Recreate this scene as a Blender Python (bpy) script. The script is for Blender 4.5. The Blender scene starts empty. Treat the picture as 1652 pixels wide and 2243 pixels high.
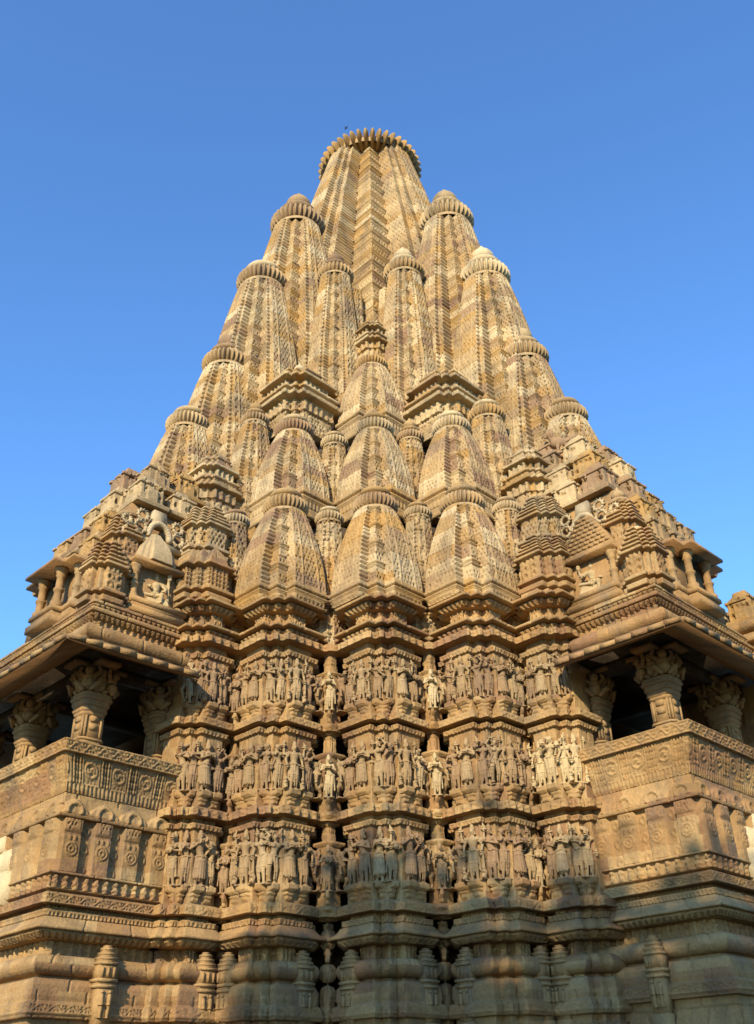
import bpy, math, random
import numpy as np
from mathutils import Matrix, Vector
R = math.radians
rng = np.random.default_rng(7)
scene = bpy.context.scene
COL = scene.collection

# ------------------------------------------------------------------ camera
CAM = np.array([0, 0, 1.6])
pitch, roll = R(32.3), R(1.2)
fw = np.array([0, math.cos(pitch), math.sin(pitch)])
u0 = np.array([0, -math.sin(pitch), math.cos(pitch)])
x0 = np.array([1., 0, 0])
rt = x0 * math.cos(roll) - u0 * math.sin(roll)
up = u0 * math.cos(roll) + x0 * math.sin(roll)
cd = bpy.data.cameras.new('camera')
cam = bpy.data.objects.new('camera', cd)
COL.objects.link(cam)
cam.matrix_world = Matrix(((rt[0], up[0], -fw[0], CAM[0]), (rt[1], up[1], -fw[1], CAM[1]),
                           (rt[2], up[2], -fw[2], CAM[2]), (0, 0, 0, 1)))
cd.sensor_fit = 'HORIZONTAL'
cd.sensor_width = 36
cd.lens = 36 * 2087 / 1652
cd.clip_end = 2000
scene.camera = cam

# ------------------------------------------------------------------ light
SUN_EL, SUN_AZ = R(24), R(16)              # azimuth: degrees to the left of straight behind the camera
sun_dir = Vector((-math.sin(SUN_AZ) * math.cos(SUN_EL), -math.cos(SUN_AZ) * math.cos(SUN_EL), math.sin(SUN_EL)))
world = bpy.data.worlds.new('World')
scene.world = world
world.use_nodes = True
nt = world.node_tree
bg = nt.nodes['Background']
sky = nt.nodes.new('ShaderNodeTexSky')
sky.sky_type = 'NISHITA'
sky.sun_disc = False
sky.sun_elevation = SUN_EL
sky.sun_rotation = math.atan2(sun_dir.x, sun_dir.y)
sky.altitude = 300
sky.air_density = 1.0
sky.dust_density = 0.4
sky.ozone_density = 3.0
tint = nt.nodes.new('ShaderNodeMix'); tint.data_type = 'RGBA'; tint.blend_type = 'MULTIPLY'
tint.inputs[0].default_value = 1.0
tint.inputs[7].default_value = (1.12, 1.64, 2.1, 1)      # deep clean winter blue
nt.links.new(sky.outputs[0], tint.inputs[6]); nt.links.new(tint.outputs[2], bg.inputs[0])
bg.inputs[1].default_value = 0.118
sl = bpy.data.lights.new('sun', 'SUN')
sl.energy = 5.0
sl.angle = R(0.6)
sl.color = (1.0, 0.85, 0.62)
so = bpy.data.objects.new('sun', sl)
COL.objects.link(so)
so.rotation_euler = (-sun_dir).to_track_quat('-Z', 'Y').to_euler()
so.location = (-10, -30, 30)
scene.view_settings.view_transform = 'Standard'
scene.view_settings.look = 'None'
scene.view_settings.exposure = 0.54
scene.view_settings.gamma = 1.0

# ------------------------------------------------------------------ materials
def ramp(nt, stops, interp='LINEAR'):
    r = nt.nodes.new('ShaderNodeValToRGB')
    el = r.color_ramp.elements
    while len(el) < len(stops): el.new(0.5)
    for e, (p, c) in zip(el, stops):
        e.position = p
        e.color = (*c, 1)
    r.color_ramp.interpolation = interp
    return r

def stone(name, stops, use_attr=True, bump=0.012, stain=0.55, scale=1.0, rough=0.88):
    """sandstone: colour of each block from the mesh's 'blk' value, mottled, with grey-black lichen streaks"""
    m = bpy.data.materials.new(name)
    m.use_nodes = True
    nt = m.node_tree
    N, L = nt.nodes, nt.links
    b = N['Principled BSDF']
    b.inputs['Roughness'].default_value = rough
    b.inputs['Specular IOR Level'].default_value = 0.2
    geo = N.new('ShaderNodeNewGeometry')
    r = ramp(nt, stops)
    pn = N.new('ShaderNodeTexNoise')
    pn.inputs['Scale'].default_value = 1.1 * scale
    pn.inputs['Detail'].default_value = 6
    pn.inputs['Roughness'].default_value = 0.62
    L.new(geo.outputs['Position'], pn.inputs['Vector'])
    if use_attr:
        a = N.new('ShaderNodeAttribute')
        a.attribute_name = 'blk'
        ad = N.new('ShaderNodeMath'); ad.operation = 'MULTIPLY_ADD'
        L.new(pn.outputs['Fac'], ad.inputs[0])
        ad.inputs[1].default_value = 0.34
        ad2 = N.new('ShaderNodeMath'); ad2.operation = 'SUBTRACT'
        L.new(a.outputs['Fac'], ad2.inputs[0]); ad2.inputs[1].default_value = 0.17
        L.new(ad2.outputs[0], ad.inputs[2])
        L.new(ad.outputs[0], r.inputs['Fac'])
    else:
        oi = N.new('ShaderNodeObjectInfo')
        ad = N.new('ShaderNodeMath'); ad.operation = 'MULTIPLY_ADD'
        L.new(pn.outputs['Fac'], ad.inputs[0]); ad.inputs[1].default_value = 0.5
        ad3 = N.new('ShaderNodeMath'); ad3.operation = 'MULTIPLY_ADD'
        L.new(oi.outputs['Random'], ad3.inputs[0]); ad3.inputs[1].default_value = 0.75; ad3.inputs[2].default_value = -0.12
        L.new(ad3.outputs[0], ad.inputs[2])
        L.new(ad.outputs[0], r.inputs['Fac'])
    # fine grain
    fn = N.new('ShaderNodeTexNoise')
    fn.inputs['Scale'].default_value = 26 * scale
    fn.inputs['Detail'].default_value = 5
    L.new(geo.outputs['Position'], fn.inputs['Vector'])
    fr = ramp(nt, [(0.25, (0.84, 0.83, 0.82)), (0.7, (1.07, 1.07, 1.07))])
    L.new(fn.outputs['Fac'], fr.inputs['Fac'])
    mx = N.new('ShaderNodeMix'); mx.data_type = 'RGBA'; mx.blend_type = 'MULTIPLY'
    mx.inputs[0].default_value = 1
    L.new(r.outputs['Color'], mx.inputs[6]); L.new(fr.outputs['Color'], mx.inputs[7])
    # streaky dark lichen: noise stretched along the vertical
    mp = N.new('ShaderNodeMapping')
    mp.inputs['Scale'].default_value = (2.2, 2.2, 0.55)
    L.new(geo.outputs['Position'], mp.inputs['Vector'])
    sn = N.new('ShaderNodeTexNoise')
    sn.inputs['Scale'].default_value = 1.0
    sn.inputs['Detail'].default_value = 7
    sn.inputs['Roughness'].default_value = 0.66
    L.new(mp.outputs[0], sn.inputs['Vector'])
    sr = ramp(nt, [(0.50, (0, 0, 0)), (0.66, (1, 1, 1))])
    L.new(sn.outputs['Fac'], sr.inputs['Fac'])
    sm = N.new('ShaderNodeMath'); sm.operation = 'MULTIPLY'
    L.new(sr.outputs['Color'], sm.inputs[0]); sm.inputs[1].default_value = stain
    # grey-brown weathering in broad patches
    wn = N.new('ShaderNodeTexNoise')
    wn.inputs['Scale'].default_value = 0.9
    wn.inputs['Detail'].default_value = 9
    wn.inputs['Roughness'].default_value = 0.7
    wn.inputs['Distortion'].default_value = 0.6
    L.new(geo.outputs['Position'], wn.inputs['Vector'])
    wr = ramp(nt, [(0.42, (1.10, 1.08, 1.04)), (0.55, (0.80, 0.78, 0.77)), (0.66, (0.46, 0.46, 0.48))])
    L.new(wn.outputs['Fac'], wr.inputs['Fac'])
    mw = N.new('ShaderNodeMix'); mw.data_type = 'RGBA'; mw.blend_type = 'MULTIPLY'
    mw.inputs[0].default_value = min(1.0, stain * 1.5)
    L.new(mx.outputs[2], mw.inputs[6]); L.new(wr.outputs['Color'], mw.inputs[7])
    mx = mw
    mx2 = N.new('ShaderNodeMix'); mx2.data_type = 'RGBA'
    L.new(sm.outputs[0], mx2.inputs[0])
    L.new(mx.outputs[2], mx2.inputs[6])
    mx2.inputs[7].default_value = (0.115, 0.092, 0.066, 1)
    L.new(mx2.outputs[2], b.inputs['Base Color'])
    bp = N.new('ShaderNodeBump')
    bp.inputs['Distance'].default_value = bump
    bp.inputs['Strength'].default_value = 0.9
    L.new(fn.outputs['Fac'], bp.inputs['Height'])
    L.new(bp.outputs[0], b.inputs['Normal'])
    return m

PALE, CREAM, TAN, OCHRE, PINK, BROWN = (0.50, 0.395, 0.23), (0.425, 0.315, 0.165), (0.355, 0.245, 0.12), (0.35, 0.21, 0.07), (0.258, 0.160, 0.088), (0.19, 0.115, 0.062)
M_SPIRE = stone('carved_sandstone', [(0.0, PALE), (0.22, CREAM), (0.45, TAN), (0.62, OCHRE), (0.72, TAN), (0.86, PINK), (1.0, BROWN)], stain=0.52)
M_WALL = stone('wall_sandstone', [(0.0, (0.42, 0.29, 0.135)), (0.3, (0.34, 0.217, 0.092)), (0.6, (0.30, 0.178, 0.07)), (0.8, (0.265, 0.15, 0.072)), (1.0, (0.195, 0.11, 0.055))], stain=0.55)
M_STATUE = stone('statue_sandstone', [(0.0, (0.42, 0.31, 0.16)), (0.22, (0.34, 0.235, 0.115)), (0.5, (0.28, 0.185, 0.088)), (0.75, (0.265, 0.168, 0.086)), (1.0, (0.215, 0.135, 0.072))], use_attr=False, stain=0.35, bump=0.006)
M_DARK = stone('shade_toned_masonry', [(0.0, (0.09, 0.065, 0.04)), (1.0, (0.045, 0.032, 0.022))], use_attr=True, stain=0.7)  # near-black stone with the interior's shade put into its colour; platform shares it

M_PLAIN = stone('plain_repair_stone', [(0.0, (0.50, 0.40, 0.23)), (1.0, (0.42, 0.32, 0.17))], stain=0.15)

# ------------------------------------------------------------------ object helpers
def empty(name, loc=(0, 0, 0), rz=0, parent=None):
    o = bpy.data.objects.new(name, None)
    o.location = loc
    o.rotation_euler = (0, 0, rz)
    o.empty_display_size = 0.2
    COL.objects.link(o)
    if parent: o.parent = parent
    return o

def tag(o, label=None, cat=None, group=None, kind=None):
    if label: o['label'] = label
    if cat: o['category'] = cat
    if group: o['group'] = group
    if kind: o['kind'] = kind
    return o

def mesh_np(name, V, Fq, mat, parent=None, blk=None, loc=(0, 0, 0), rz=0, smooth=False):
    """V (n,3); Fq (m,4) quads (or list of arrays with differing widths)"""
    if not isinstance(Fq, list): Fq = [Fq]
    me = bpy.data.meshes.new(name)
    V = np.ascontiguousarray(V, dtype=np.float32)
    me.vertices.add(len(V))
    me.vertices.foreach_set('co', V.ravel())
    nl = sum(f.size for f in Fq)
    npol = sum(len(f) for f in Fq)
    me.loops.add(nl)
    me.polygons.add(npol)
    me.loops.foreach_set('vertex_index', np.concatenate([f.ravel() for f in Fq]).astype(np.int32))
    starts, p = [], 0
    for f in Fq:
        starts.append(p + np.arange(len(f)) * f.shape[1])
        p += f.size
    me.polygons.foreach_set('loop_start', np.concatenate(starts).astype(np.int32))
    if smooth: me.polygons.foreach_set('use_smooth', np.ones(npol, dtype=bool))
    if blk is not None:
        at = me.attributes.new('blk', 'FLOAT', 'FACE')
        at.data.foreach_set('value', np.asarray(blk, dtype=np.float32).ravel())
    me.materials.append(mat)
    me.update(calc_edges=True)
    me.validate()
    o = bpy.data.objects.new(name, me)
    o.location = loc
    o.rotation_euler = (0, 0, rz)
    COL.objects.link(o)
    if parent: o.parent = parent
    return o

def h2(a, b, s=0):
    """hash of integer arrays to 0..1"""
    a = np.asarray(a).astype(np.int64); b = np.asarray(b).astype(np.int64)
    x = (a * 73856093) ^ (b * 19349663) ^ np.int64((int(s) + 11) * 83492791)
    x = (x ^ (x >> 13)) * 1274126177 & 0x7fffffff
    x = (x ^ (x >> 16)) * 668265263 & 0x7fffffff
    return ((x ^ (x >> 15)) & 0xffff) / 65535.0

# ------------------------------------------------------------------ plans (temple frame: +x and +y are the two faces the camera sees)
def notched(w, T):
    """square of half-side w whose four corners are cut into a staircase with the steps T; returns points and edge kinds"""
    n = len(T)
    cx = [sum(T[:i]) for i in range(n + 1)]
    cy = [sum(T[i:]) for i in range(n + 1)]
    pts, kind = [], []
    for q in range(4):
        c, s = [(1, 0), (0, 1), (-1, 0), (0, -1)][q]
        for i in range(n + 1):
            P = [(w - cx[i], w - cy[i], i)]
            if i < n: P.append((w - cx[i + 1], w - cy[i], None))
            for x, y, k in P:
                pts.append((x * c - y * s, x * s + y * c))
                kind.append((q, k))
    ek = []
    m = len(pts)
    for j in range(m):
        (q, k), (q2, k2) = kind[j], kind[(j + 1) % m]
        if q != q2: ek.append((q, -1))                       # long face
        elif k is not None: ek.append((q, k))                # face after a peak
        else: ek.append((q, k2))                             # face before a peak
    return pts, ek

class Perim:
    def __init__(self, pts, ek=None, du=0.02, duback=0.2, closed=True, vis=None):
        n = len(pts)
        P = np.array(pts, float)
        ne = n if closed else n - 1
        d = np.array([P[(i + 1) % n] - P[i] for i in range(ne)])
        L = np.hypot(d[:, 0], d[:, 1])
        d = d / L[:, None]
        nr = np.stack([d[:, 1], -d[:, 0]], 1)
        xy, nn, u, LL, ei, co = [], [], [], [], [], []
        for i in range(ne):
            # start vertex: miter
            if closed or i > 0:
                a, b = nr[i - 1], nr[i]
                mit = (a + b) / (1 + max(-0.5, float(a @ b)))
            else: mit = nr[i]
            xy.append(P[i]); nn.append(mit); u.append(0.); LL.append(L[i]); ei.append(i); co.append(True)
            v = (nr[i].sum() > -0.2 and max(nr[i]) > 0.3) if vis is None else vis[i]
            k = max(1, int(round(L[i] / (du if v else duback))))
            for j in range(1, k):
                xy.append(P[i] + d[i] * L[i] * j / k); nn.append(nr[i]); u.append(L[i] * j / k)
                LL.append(L[i]); ei.append(i); co.append(False)
        if not closed:
            xy.append(P[-1]); nn.append(nr[-1]); u.append(L[-1]); LL.append(L[-1]); ei.append(ne - 1); co.append(True)
        self.xy, self.n = np.array(xy), np.array(nn)
        self.u, self.L, self.e, self.corner = np.array(u), np.array(LL), np.array(ei), np.array(co)
        self.uc = self.u - self.L / 2
        far = self.xy[np.argmax(self.xy.sum(1))]
        self.cd = np.hypot(*(self.xy - far).T)
        self.closed = closed
        # offset direction that keeps each edge between its two mitred corners
        cidx = np.where(self.corner)[0]
        nc = len(cidx)
        mt = self.n.copy()
        for a in range(nc if closed else nc - 1):
            i0 = cidx[a]; i1 = cidx[(a + 1) % nc]
            end = i1 if i1 > i0 else len(self.u)
            f = (self.u[i0 + 1:end] / self.L[i0])[:, None]
            mt[i0 + 1:end] = self.n[i0] * (1 - f) + self.n[i1] * f
        self.mt = mt
        self.vis = np.array([((nr[i].sum() > -0.2 and max(nr[i]) > 0.3) if vis is None else vis[i]) for i in range(ne)])[self.e]
        if ek is not None:
            self.q = np.array([k[0] for k in ek])[self.e]
            self.k = np.array([k[1] for k in ek])[self.e]
        else:
            self.q = self.e; self.k = np.full(len(self.e), -1)

def loft(name, pm, z, o, s=1.0, D=None, mat=M_WALL, parent=None, blk=None, cap=True, loc=(0, 0, 0), rz=0, capb=None):
    if capb is None: capb = cap
    """rings of perimeter pm: ring j at height z[j], plan scaled by s[j], pushed out by o[j] + D[j,i]"""
    z = np.asarray(z, float); J = len(z); I = len(pm.xy)
    o = np.broadcast_to(np.asarray(o, float), (J,)); s = np.broadcast_to(np.asarray(s, float), (J,))
    V = np.empty((J, I, 3))
    V[:, :, :2] = pm.xy[None] * s[:, None, None] + pm.mt[None] * o[:, None, None]
    if D is not None:
        V[:, :, :2] += pm.n[None] * np.where(pm.corner[None, :], 0, D)[:, :, None]
        ch = h2((z[:, None] * 7).astype(int) + 77, np.arange(I)[None, :] * 3, J) ** 4 * -0.035 + (h2((z[:, None] * 24).astype(int) + 7, np.arange(I)[None, :], J) - 0.6) * 0.010
        V[:, :, :2] += pm.n[None] * np.where(pm.corner[None, :], ch, 0)[:, :, None]
    V[:, :, 2] = z[:, None]
    idx = np.arange(J * I).reshape(J, I)
    if pm.closed:
        a = idx[:-1]; b = np.roll(idx, -1, 1)[:-1]; c = np.roll(idx, -1, 1)[1:]; d_ = idx[1:]
    else:
        a = idx[:-1, :-1]; b = idx[:-1, 1:]; c = idx[1:, 1:]; d_ = idx[1:, :-1]
    Fq = np.stack([a, b, c, d_], -1)
    if blk is None: B = np.full(Fq.shape[:2], 0.45)
    else: B = blk[:-1, :Fq.shape[1]] if blk.shape[1] >= Fq.shape[1] else blk
    fl = [Fq.reshape(-1, 4)]; bl = [B.ravel()]
    Vv = V.reshape(-1, 3)
    if cap and pm.closed:
        for j, flip in ((J - 1, False),) + (((0, True),) if capb else ()):
            cidx = len(Vv)
            Vv = np.vstack([Vv, [[V[j, :, 0].mean(), V[j, :, 1].mean(), z[j]]]])
            r0 = idx[j]; r1 = np.roll(r0, -1)
            cc = np.full(I, cidx)
            fl.append(np.stack([r1, r0, cc] if flip else [r0, r1, cc], -1))
            bl.append(np.full(I, 0.5))
    return mesh_np(name, Vv, fl, mat, parent, np.concatenate(bl), loc, rz)

# ------------------------------------------------------------------ carved patterns: height of relief over (along-face u, up v)
def tri(x): return np.abs((x % 1.0) * 2 - 1)

def jali(u, v, seed=0, c=0.075, depth=0.065):
    cu, cv = c, c * 1.15
    iv = np.floor(v / cv)
    uu = u + 0.5 * cu * (iv % 2)
    iu = np.floor(uu / cu)
    fu, fv = uu / cu - iu - 0.5, v / cv - iv - 0.5
    h = h2(iu + 500, iv + 500, seed)
    tri_h = (np.abs(fu - 0.15 * (h - .5)) < 0.36 * (0.42 - fv)) & (fv > -0.36) & (fv < 0.34)
    bar = (np.abs(fv) < 0.2) & (np.abs(fu) < 0.16)
    arc = np.abs(np.hypot(fu, fv + 0.2) - 0.42) < 0.09
    d = np.where((h < 0.42) & tri_h, -depth, 0.0)
    d = np.where((h >= 0.42) & (h < 0.66) & bar, -depth * 0.9, d)
    d = np.where((h >= 0.66) & arc & (fv > -0.2), 0.016, d)
    return d

def arches(u, v, p=0.2, q=0.16, depth=0.03):
    """rows of little horseshoe arches with dark hearts"""
    iv = np.floor(v / q)
    fu = ((u / p) % 1.0) - 0.5; fv = v / q - iv - 0.5
    r = np.hypot(fu * p, (fv + 0.15) * q) / (0.4 * min(p, q))
    d = np.where((np.abs(r - 0.95) < 0.28) & (fv > -0.35), 0.022, 0.0)
    return np.where(r < 0.5, -depth, d)

def figures_row(u, v, h, p=0.11, depth=0.03):
    """a band of tiny carved figures, v from 0 to h"""
    i = np.floor(u / p); fu = u / p - i - 0.5; fv = v / h
    r = h2(i + 300, i * 3 + 7, 5)
    lean = (r - 0.5) * 0.5
    body = np.abs(fu - lean * (fv - 0.5)) < 0.16 + 0.12 * np.cos(fv * 9 + r * 6)
    head = np.hypot(fu, (fv - 0.8) * h / p) < 0.2
    legs = (np.abs(np.abs(fu) - 0.22 * (0.55 - fv)) < 0.1) & (fv < 0.5)
    d = np.where(body & (fv > 0.3) & (fv < 0.7) | head | legs, depth, -0.012)
    return np.where((fv < 0.06) | (fv > 0.94), depth * 0.8, d)

def scroll(u, v, h, p=0.19, d=0.014):
    fv = v / h
    w = 0.5 + 0.27 * np.sin(2 * np.pi * u / p)
    vine = np.abs(fv - w) < 0.09
    curl = np.abs(np.hypot((u / p * 2 % 1.0) - 0.5, (fv - (1 - w)) * h / p * 2) - 0.22) < 0.07
    edge = (fv < 0.12) | (fv > 0.88)
    return np.where(edge | vine | curl, d, -0.004)

def petals(u, v, h, p=0.085, d=0.03):
    """hanging petal fringe: deeper between the petals, pointed at the bottom"""
    t = tri(u / p)
    return np.where(t < 0.35 + 0.65 * v / h, d, -d)

# ------------------------------------------------------------------ temple root: +x runs to the left balcony, +y to the right one
TC = (0.0, 20.0, 0.0)
TR = R(-135)
temple = tag(empty('temple', TC, TR), 'tall golden sandstone temple with clustered curving spires, carved figure bands and two balconies', 'temple')
ex = np.array([math.cos(TR), math.sin(TR)]); ey = np.array([-math.sin(TR), math.cos(TR)])
def wl(X, Y):
    """world X, Y to temple frame"""
    d = np.array([X - TC[0], Y - TC[1]])
    return float(d @ ex), float(d @ ey)

# ------------------------------------------------------------------ ribbed crown discs (amalakas) and finials
def amalaka(name, Rr, parent, loc, ribs=30, hgt=0.5, back=True):
    nth = ribs * 8
    th = np.arange(nth) / nth * 2 * np.pi
    lob = np.abs(np.cos(th * ribs / 2))
    lob = np.clip(lob, 0.02, 1)
    ph = np.linspace(-np.pi / 2, np.pi / 2, 17)
    V = []
    for p in ph:
        lo = lob ** (0.55 + 1.3 * np.clip((0.5 - p) / 2.0, 0, 1))
        r = 0.58 + 0.42 * np.cos(p * 0.97) ** 0.7 * (0.42 + 0.58 * lo)
        z = hgt * 0.5 * np.sin(p) * (0.72 + 0.28 * lo)
        V.append(np.stack([Rr * r * np.cos(th), Rr * r * np.sin(th), Rr * z + 0 * th], 1))
    V = np.array(V); J = len(ph)
    idx = np.arange(J * nth).reshape(J, nth)
    n = np.roll(idx, -1, 1)
    F = np.stack([idx[:-1], n[:-1], n[1:], idx[1:]], -1).reshape(-1, 4)
    Vv = np.vstack([V.reshape(-1, 3), [[0, 0, Rr * hgt * .5], [0, 0, -Rr * hgt * .5]]])
    k = J * nth
    f2 = np.stack([idx[-1], n[-1], np.full(nth, k)], -1)
    f3 = np.stack([n[0], idx[0], np.full(nth, k + 1)], -1)
    b = rng.random()
    return mesh_np(name, Vv, [F, f2, f3], M_SPIRE, parent, np.full(len(F) + 2 * nth, 0.1 + 0.75 * b), loc)

def lathe_v(prof, n=20, cx=0, cy=0, z0=0):
    th = np.arange(n) / n * 2 * np.pi
    J = len(prof)
    V = np.array([[(cx + r * math.cos(t), cy + r * math.sin(t), z0 + z) for t in th] for r, z in prof]).reshape(-1, 3)
    idx = np.arange(J * n).reshape(J, n); nn = np.roll(idx, -1, 1)
    F = np.stack([idx[:-1], nn[:-1], nn[1:], idx[1:]], -1).reshape(-1, 4)
    return V, F

def finial(Rr, parent, loc, pot=True, blk=None):
    """small second disc, bell and water pot that stand on a crown disc"""
    prof = [(0.50, 0.0), (0.56, 0.05), (0.46, 0.10), (0.44, 0.14), (0.64, 0.17), (0.72, 0.24), (0.66, 0.31), (0.44, 0.36)]
    if pot: prof += [(0.24, 0.40), (0.30, 0.43), (0.40, 0.48), (0.46, 0.57), (0.45, 0.66), (0.36, 0.77), (0.20, 0.85), (0.12, 0.90), (0.14, 0.95), (0.07, 1.03), (0.0, 1.10)]
    else: prof += [(0.0, 0.44)]
    V, F = lathe_v([(r * Rr, z * Rr * 1.5) for r, z in prof], 24)
    # lobes on the little disc
    th = np.arctan2(V[:, 1], V[:, 0]); zz = V[:, 2] / Rr / 1.5
    m = (zz > 0.16) & (zz < 0.35)
    V[m, :2] *= (0.93 + 0.07 * np.sqrt(np.abs(np.cos(th[m] * 12))))[:, None]
    b = rng.random() if blk is None else blk
    return mesh_np('finial', V, F, M_SPIRE, parent, np.full(len(F), b), loc, smooth=True)

# ------------------------------------------------------------------ spires
def block_colours(z, pm, zc, seed, groups=None):
    """stone of each course and strip"""
    ci = np.searchsorted(zc, z)
    g = pm.e // 2 if groups is None else groups
    a = h2(ci[:, None] + 20, g[None, :] // 2 + 31, seed)
    b = h2(ci[:, None] + 20, g[None, :] + 77, seed + 5)
    same = h2(ci[:, None] + 9, g[None, :] * 0 + 3, seed + 2)
    r = np.where(h2(ci[:, None], g[None, :] + 7, seed + 9) < 0.35, b, np.where(same * 0 + h2(ci[:, None] + 9, g[None, :] * 0 + 3, seed + 13) < 0.4, same, a))
    return 0.08 + 0.80 * r

def spire(name, xy, z0, zt, w0, w1, T, seed, curve=1.35, du=0.02, dz=0.02, Ram=None, pot=True, base=True, ribs=30, chev=0.36, cell=0.075, parent=None, fin=True, disc=(0.40, 0.66), pale=False):
    """curvilinear spire: stepped plan w0 at z0 drawing in to w1 at zt, carved all over; crown disc on top"""
    pts, ek = notched(w0, [t * w0 for t in T])
    pm = Perim(pts, ek, du, 0.25)
    n = len(T)
    if Ram and name != 'main_spire': zt -= 0.62 * Ram * (0.66 + 0.046 * (zt - 11))
    H = zt - z0
    z = np.arange(0, H, dz); z = np.append(z, H)
    tau = z / H
    s = 1 + (w1 / w0 - 1) * tau ** curve
    # courses
    r2 = np.random.default_rng(seed)
    zc = np.cumsum(r2.uniform(0.16, 0.40, 400)); zc = zc[zc < H]
    U = pm.uc[None, :] * np.ones_like(z)[:, None]; Z = z[:, None] * np.ones_like(pm.uc)[None, :]
    S = s[:, None]
    Lh = pm.L[None, :] / 2
    k = pm.k[None, :]; mid = n / 2
    dist = np.abs(k - mid)
    D = np.zeros_like(U)
    inner = np.abs(U) < Lh * 0.9
    # long faces: pierced lattice in panels between plain vertical fillets
    lf = (k == -1)
    J = jali(U * S, Z, seed, cell)
    fl = np.abs(np.abs(U) / np.maximum(Lh, 1e-6) - 0.52) < 0.05
    D = np.where(lf & inner, np.where(fl, 0.0, J), D)
    D = np.where(lf & fl, 0.02, D)
    # centre ridge: chevron ledges
    ph = (Z / chev) % 1.0
    led = np.where(ph > 0.91, 0.046, np.where((ph > 0.77) & (ph < 0.83), 0.028, 0.0)) * max(1.0, w0 / 0.9) ** 0.4
    ctr = (k >= 0) & (dist < 0.6)
    D = np.where(ctr, led + np.where((ph < 0.62) & (ph > 0.05) & inner, jali(U * S, Z, seed + 3, cell * 0.9), 0), D)
    # flanking strips: serrated / arches
    ser = (k >= 0) & (dist > 0.6) & (dist < 1.6)
    D = np.where(ser & inner, np.where(pm.n[None, :, 1] > .5, np.where(tri(Z / (0.09 if w0 < .8 else 0.13)) < 0.42, -0.024 if w0 < .8 else -0.034, 0.010), jali(U * S, Z, seed + 6, cell)), D)
    arc = (k >= 0) & (dist >= 1.6)
    D = np.where(arc & inner, np.where(pm.n[None, :, 1] > .5, np.where(tri(Z / 0.14) < 0.42, -0.04, 0.012), jali(U * S, Z, seed + 8, cell)), D)
    # joints between courses, missing chips, uneven courses
    ci = np.searchsorted(zc, z)
    jit = (h2(ci[:, None] + 3, pm.e[None, :] + 5, seed + 21) - 0.5) * 0.014
    D = D + jit
    for c in zc:
        D[np.abs(z - c) < dz * 0.6] -= 0.008
    off = np.zeros_like(z)
    # corner ledges follow the centre ridge
    Dc = D.copy()
    cor = pm.corner
    V = np.empty((len(z), len(pm.xy), 3))
    is_c = cor & (np.abs(pm.k - mid) < 0.6) & (pm.k >= 0)
    add = np.where(is_c[None, :], led, np.where(cor[None, :], 0.0, D))
    V[:, :, :2] = pm.xy[None] * S[:, :, None] + pm.n[None] * add[:, :, None]
    V[:, :, 2] = z[:, None]
    I = len(pm.xy); Jn = len(z)
    idx = np.arange(Jn * I).reshape(Jn, I); nx = np.roll(idx, -1, 1)
    Fq = np.stack([idx[:-1], nx[:-1], nx[1:], idx[1:]], -1).reshape(-1, 4)
    B = block_colours(z, pm, zc, seed)[:-1]
    Vv = np.vstack([V.reshape(-1, 3), [[0, 0, H]]])
    top = np.stack([idx[-1], nx[-1], np.full(I, Jn * I)], -1)
    body = mesh_np(name, Vv, [Fq, top], M_SPIRE, parent or temple, np.concatenate([B.ravel(), np.full(I, .5)]), (xy[0], xy[1], z0))
    if base:
        # ledge, dark groove and shelf under the body
        pb = Perim(pts, ek, 0.03, 0.3)
        zz = [-0.30, -0.30, -0.16, -0.13, -0.10, -0.10, -0.06, -0.06, 0.0, 0.0, 0.10] if base == 'short' else [-0.50, -0.46, -0.46, -0.36, -0.34, -0.34, -0.30, -0.30, -0.16, -0.13, -0.10, -0.10, -0.06, -0.06, 0.0, 0.0, 0.10]
        oo = [-0.03, -0.02, -0.02, 0.03, 0.03, -0.01, -0.01, 0.055, 0.055, 0.012, 0.002] if base == 'short' else [-0.02, 0.05, 0.05, 0.055, 0.02, -0.03, -0.03, -0.02, -0.02, 0.03, 0.03, -0.01, -0.01, 0.055, 0.055, 0.012, 0.002]
        zf, of = [], []
        for a in range(len(zz) - 1):
            m = max(1, int(abs(zz[a + 1] - zz[a]) / 0.025))
            for t in range(m): zf.append(zz[a] + (zz[a + 1] - zz[a]) * t / m); of.append(oo[a] + (oo[a + 1] - oo[a]) * t / m)
        zf.append(zz[-1]); of.append(oo[-1])
        zf = np.array(zf); of = np.array(of)
        Ub = pb.uc[None, :] + 0 * zf[:, None]
        Db = np.where(((zf > -0.30) & (zf < -0.17))[:, None], petals(Ub, zf[:, None] + 0.30, 0.13, 0.09, 0.022), 0)
        Db = np.where(((zf > -0.061) & (zf < -0.005))[:, None], np.where(tri(Ub / 0.05) < .5, -.012, 0), Db)
        loft('plinth_moulding', pb, zf * (0.75 if base == 'short' else 1.1), of * 1.0, 1.0, Db, M_SPIRE, body, np.broadcast_to(0.25 + 0.5 * h2(pb.e, pb.e, seed)[None], (len(zf), len(pb.e))), cap=True)
    if Ram:
        nk = min(w1 * 0.9, Ram * 0.70)
        V2, F2 = lathe_v([(nk * 1.18, -0.02), (nk * 1.22, 0.06 * Ram), (nk * 0.98, 0.12 * Ram), (nk * 0.92, 0.34 * Ram)], 28)
        mesh_np('neck', V2, F2, M_SPIRE, body, np.full(len(F2), 0.4), (0, 0, H), smooth=True)
        amalaka('crown_disc', Ram, body, (0, 0, H + disc[0] * Ram), ribs, disc[1])
        if fin: finial(Ram, body, (0, 0, H + (disc[0] + 0.36 * disc[1]) * Ram), pot, 0.0 if pale else None)
    return body

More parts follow.
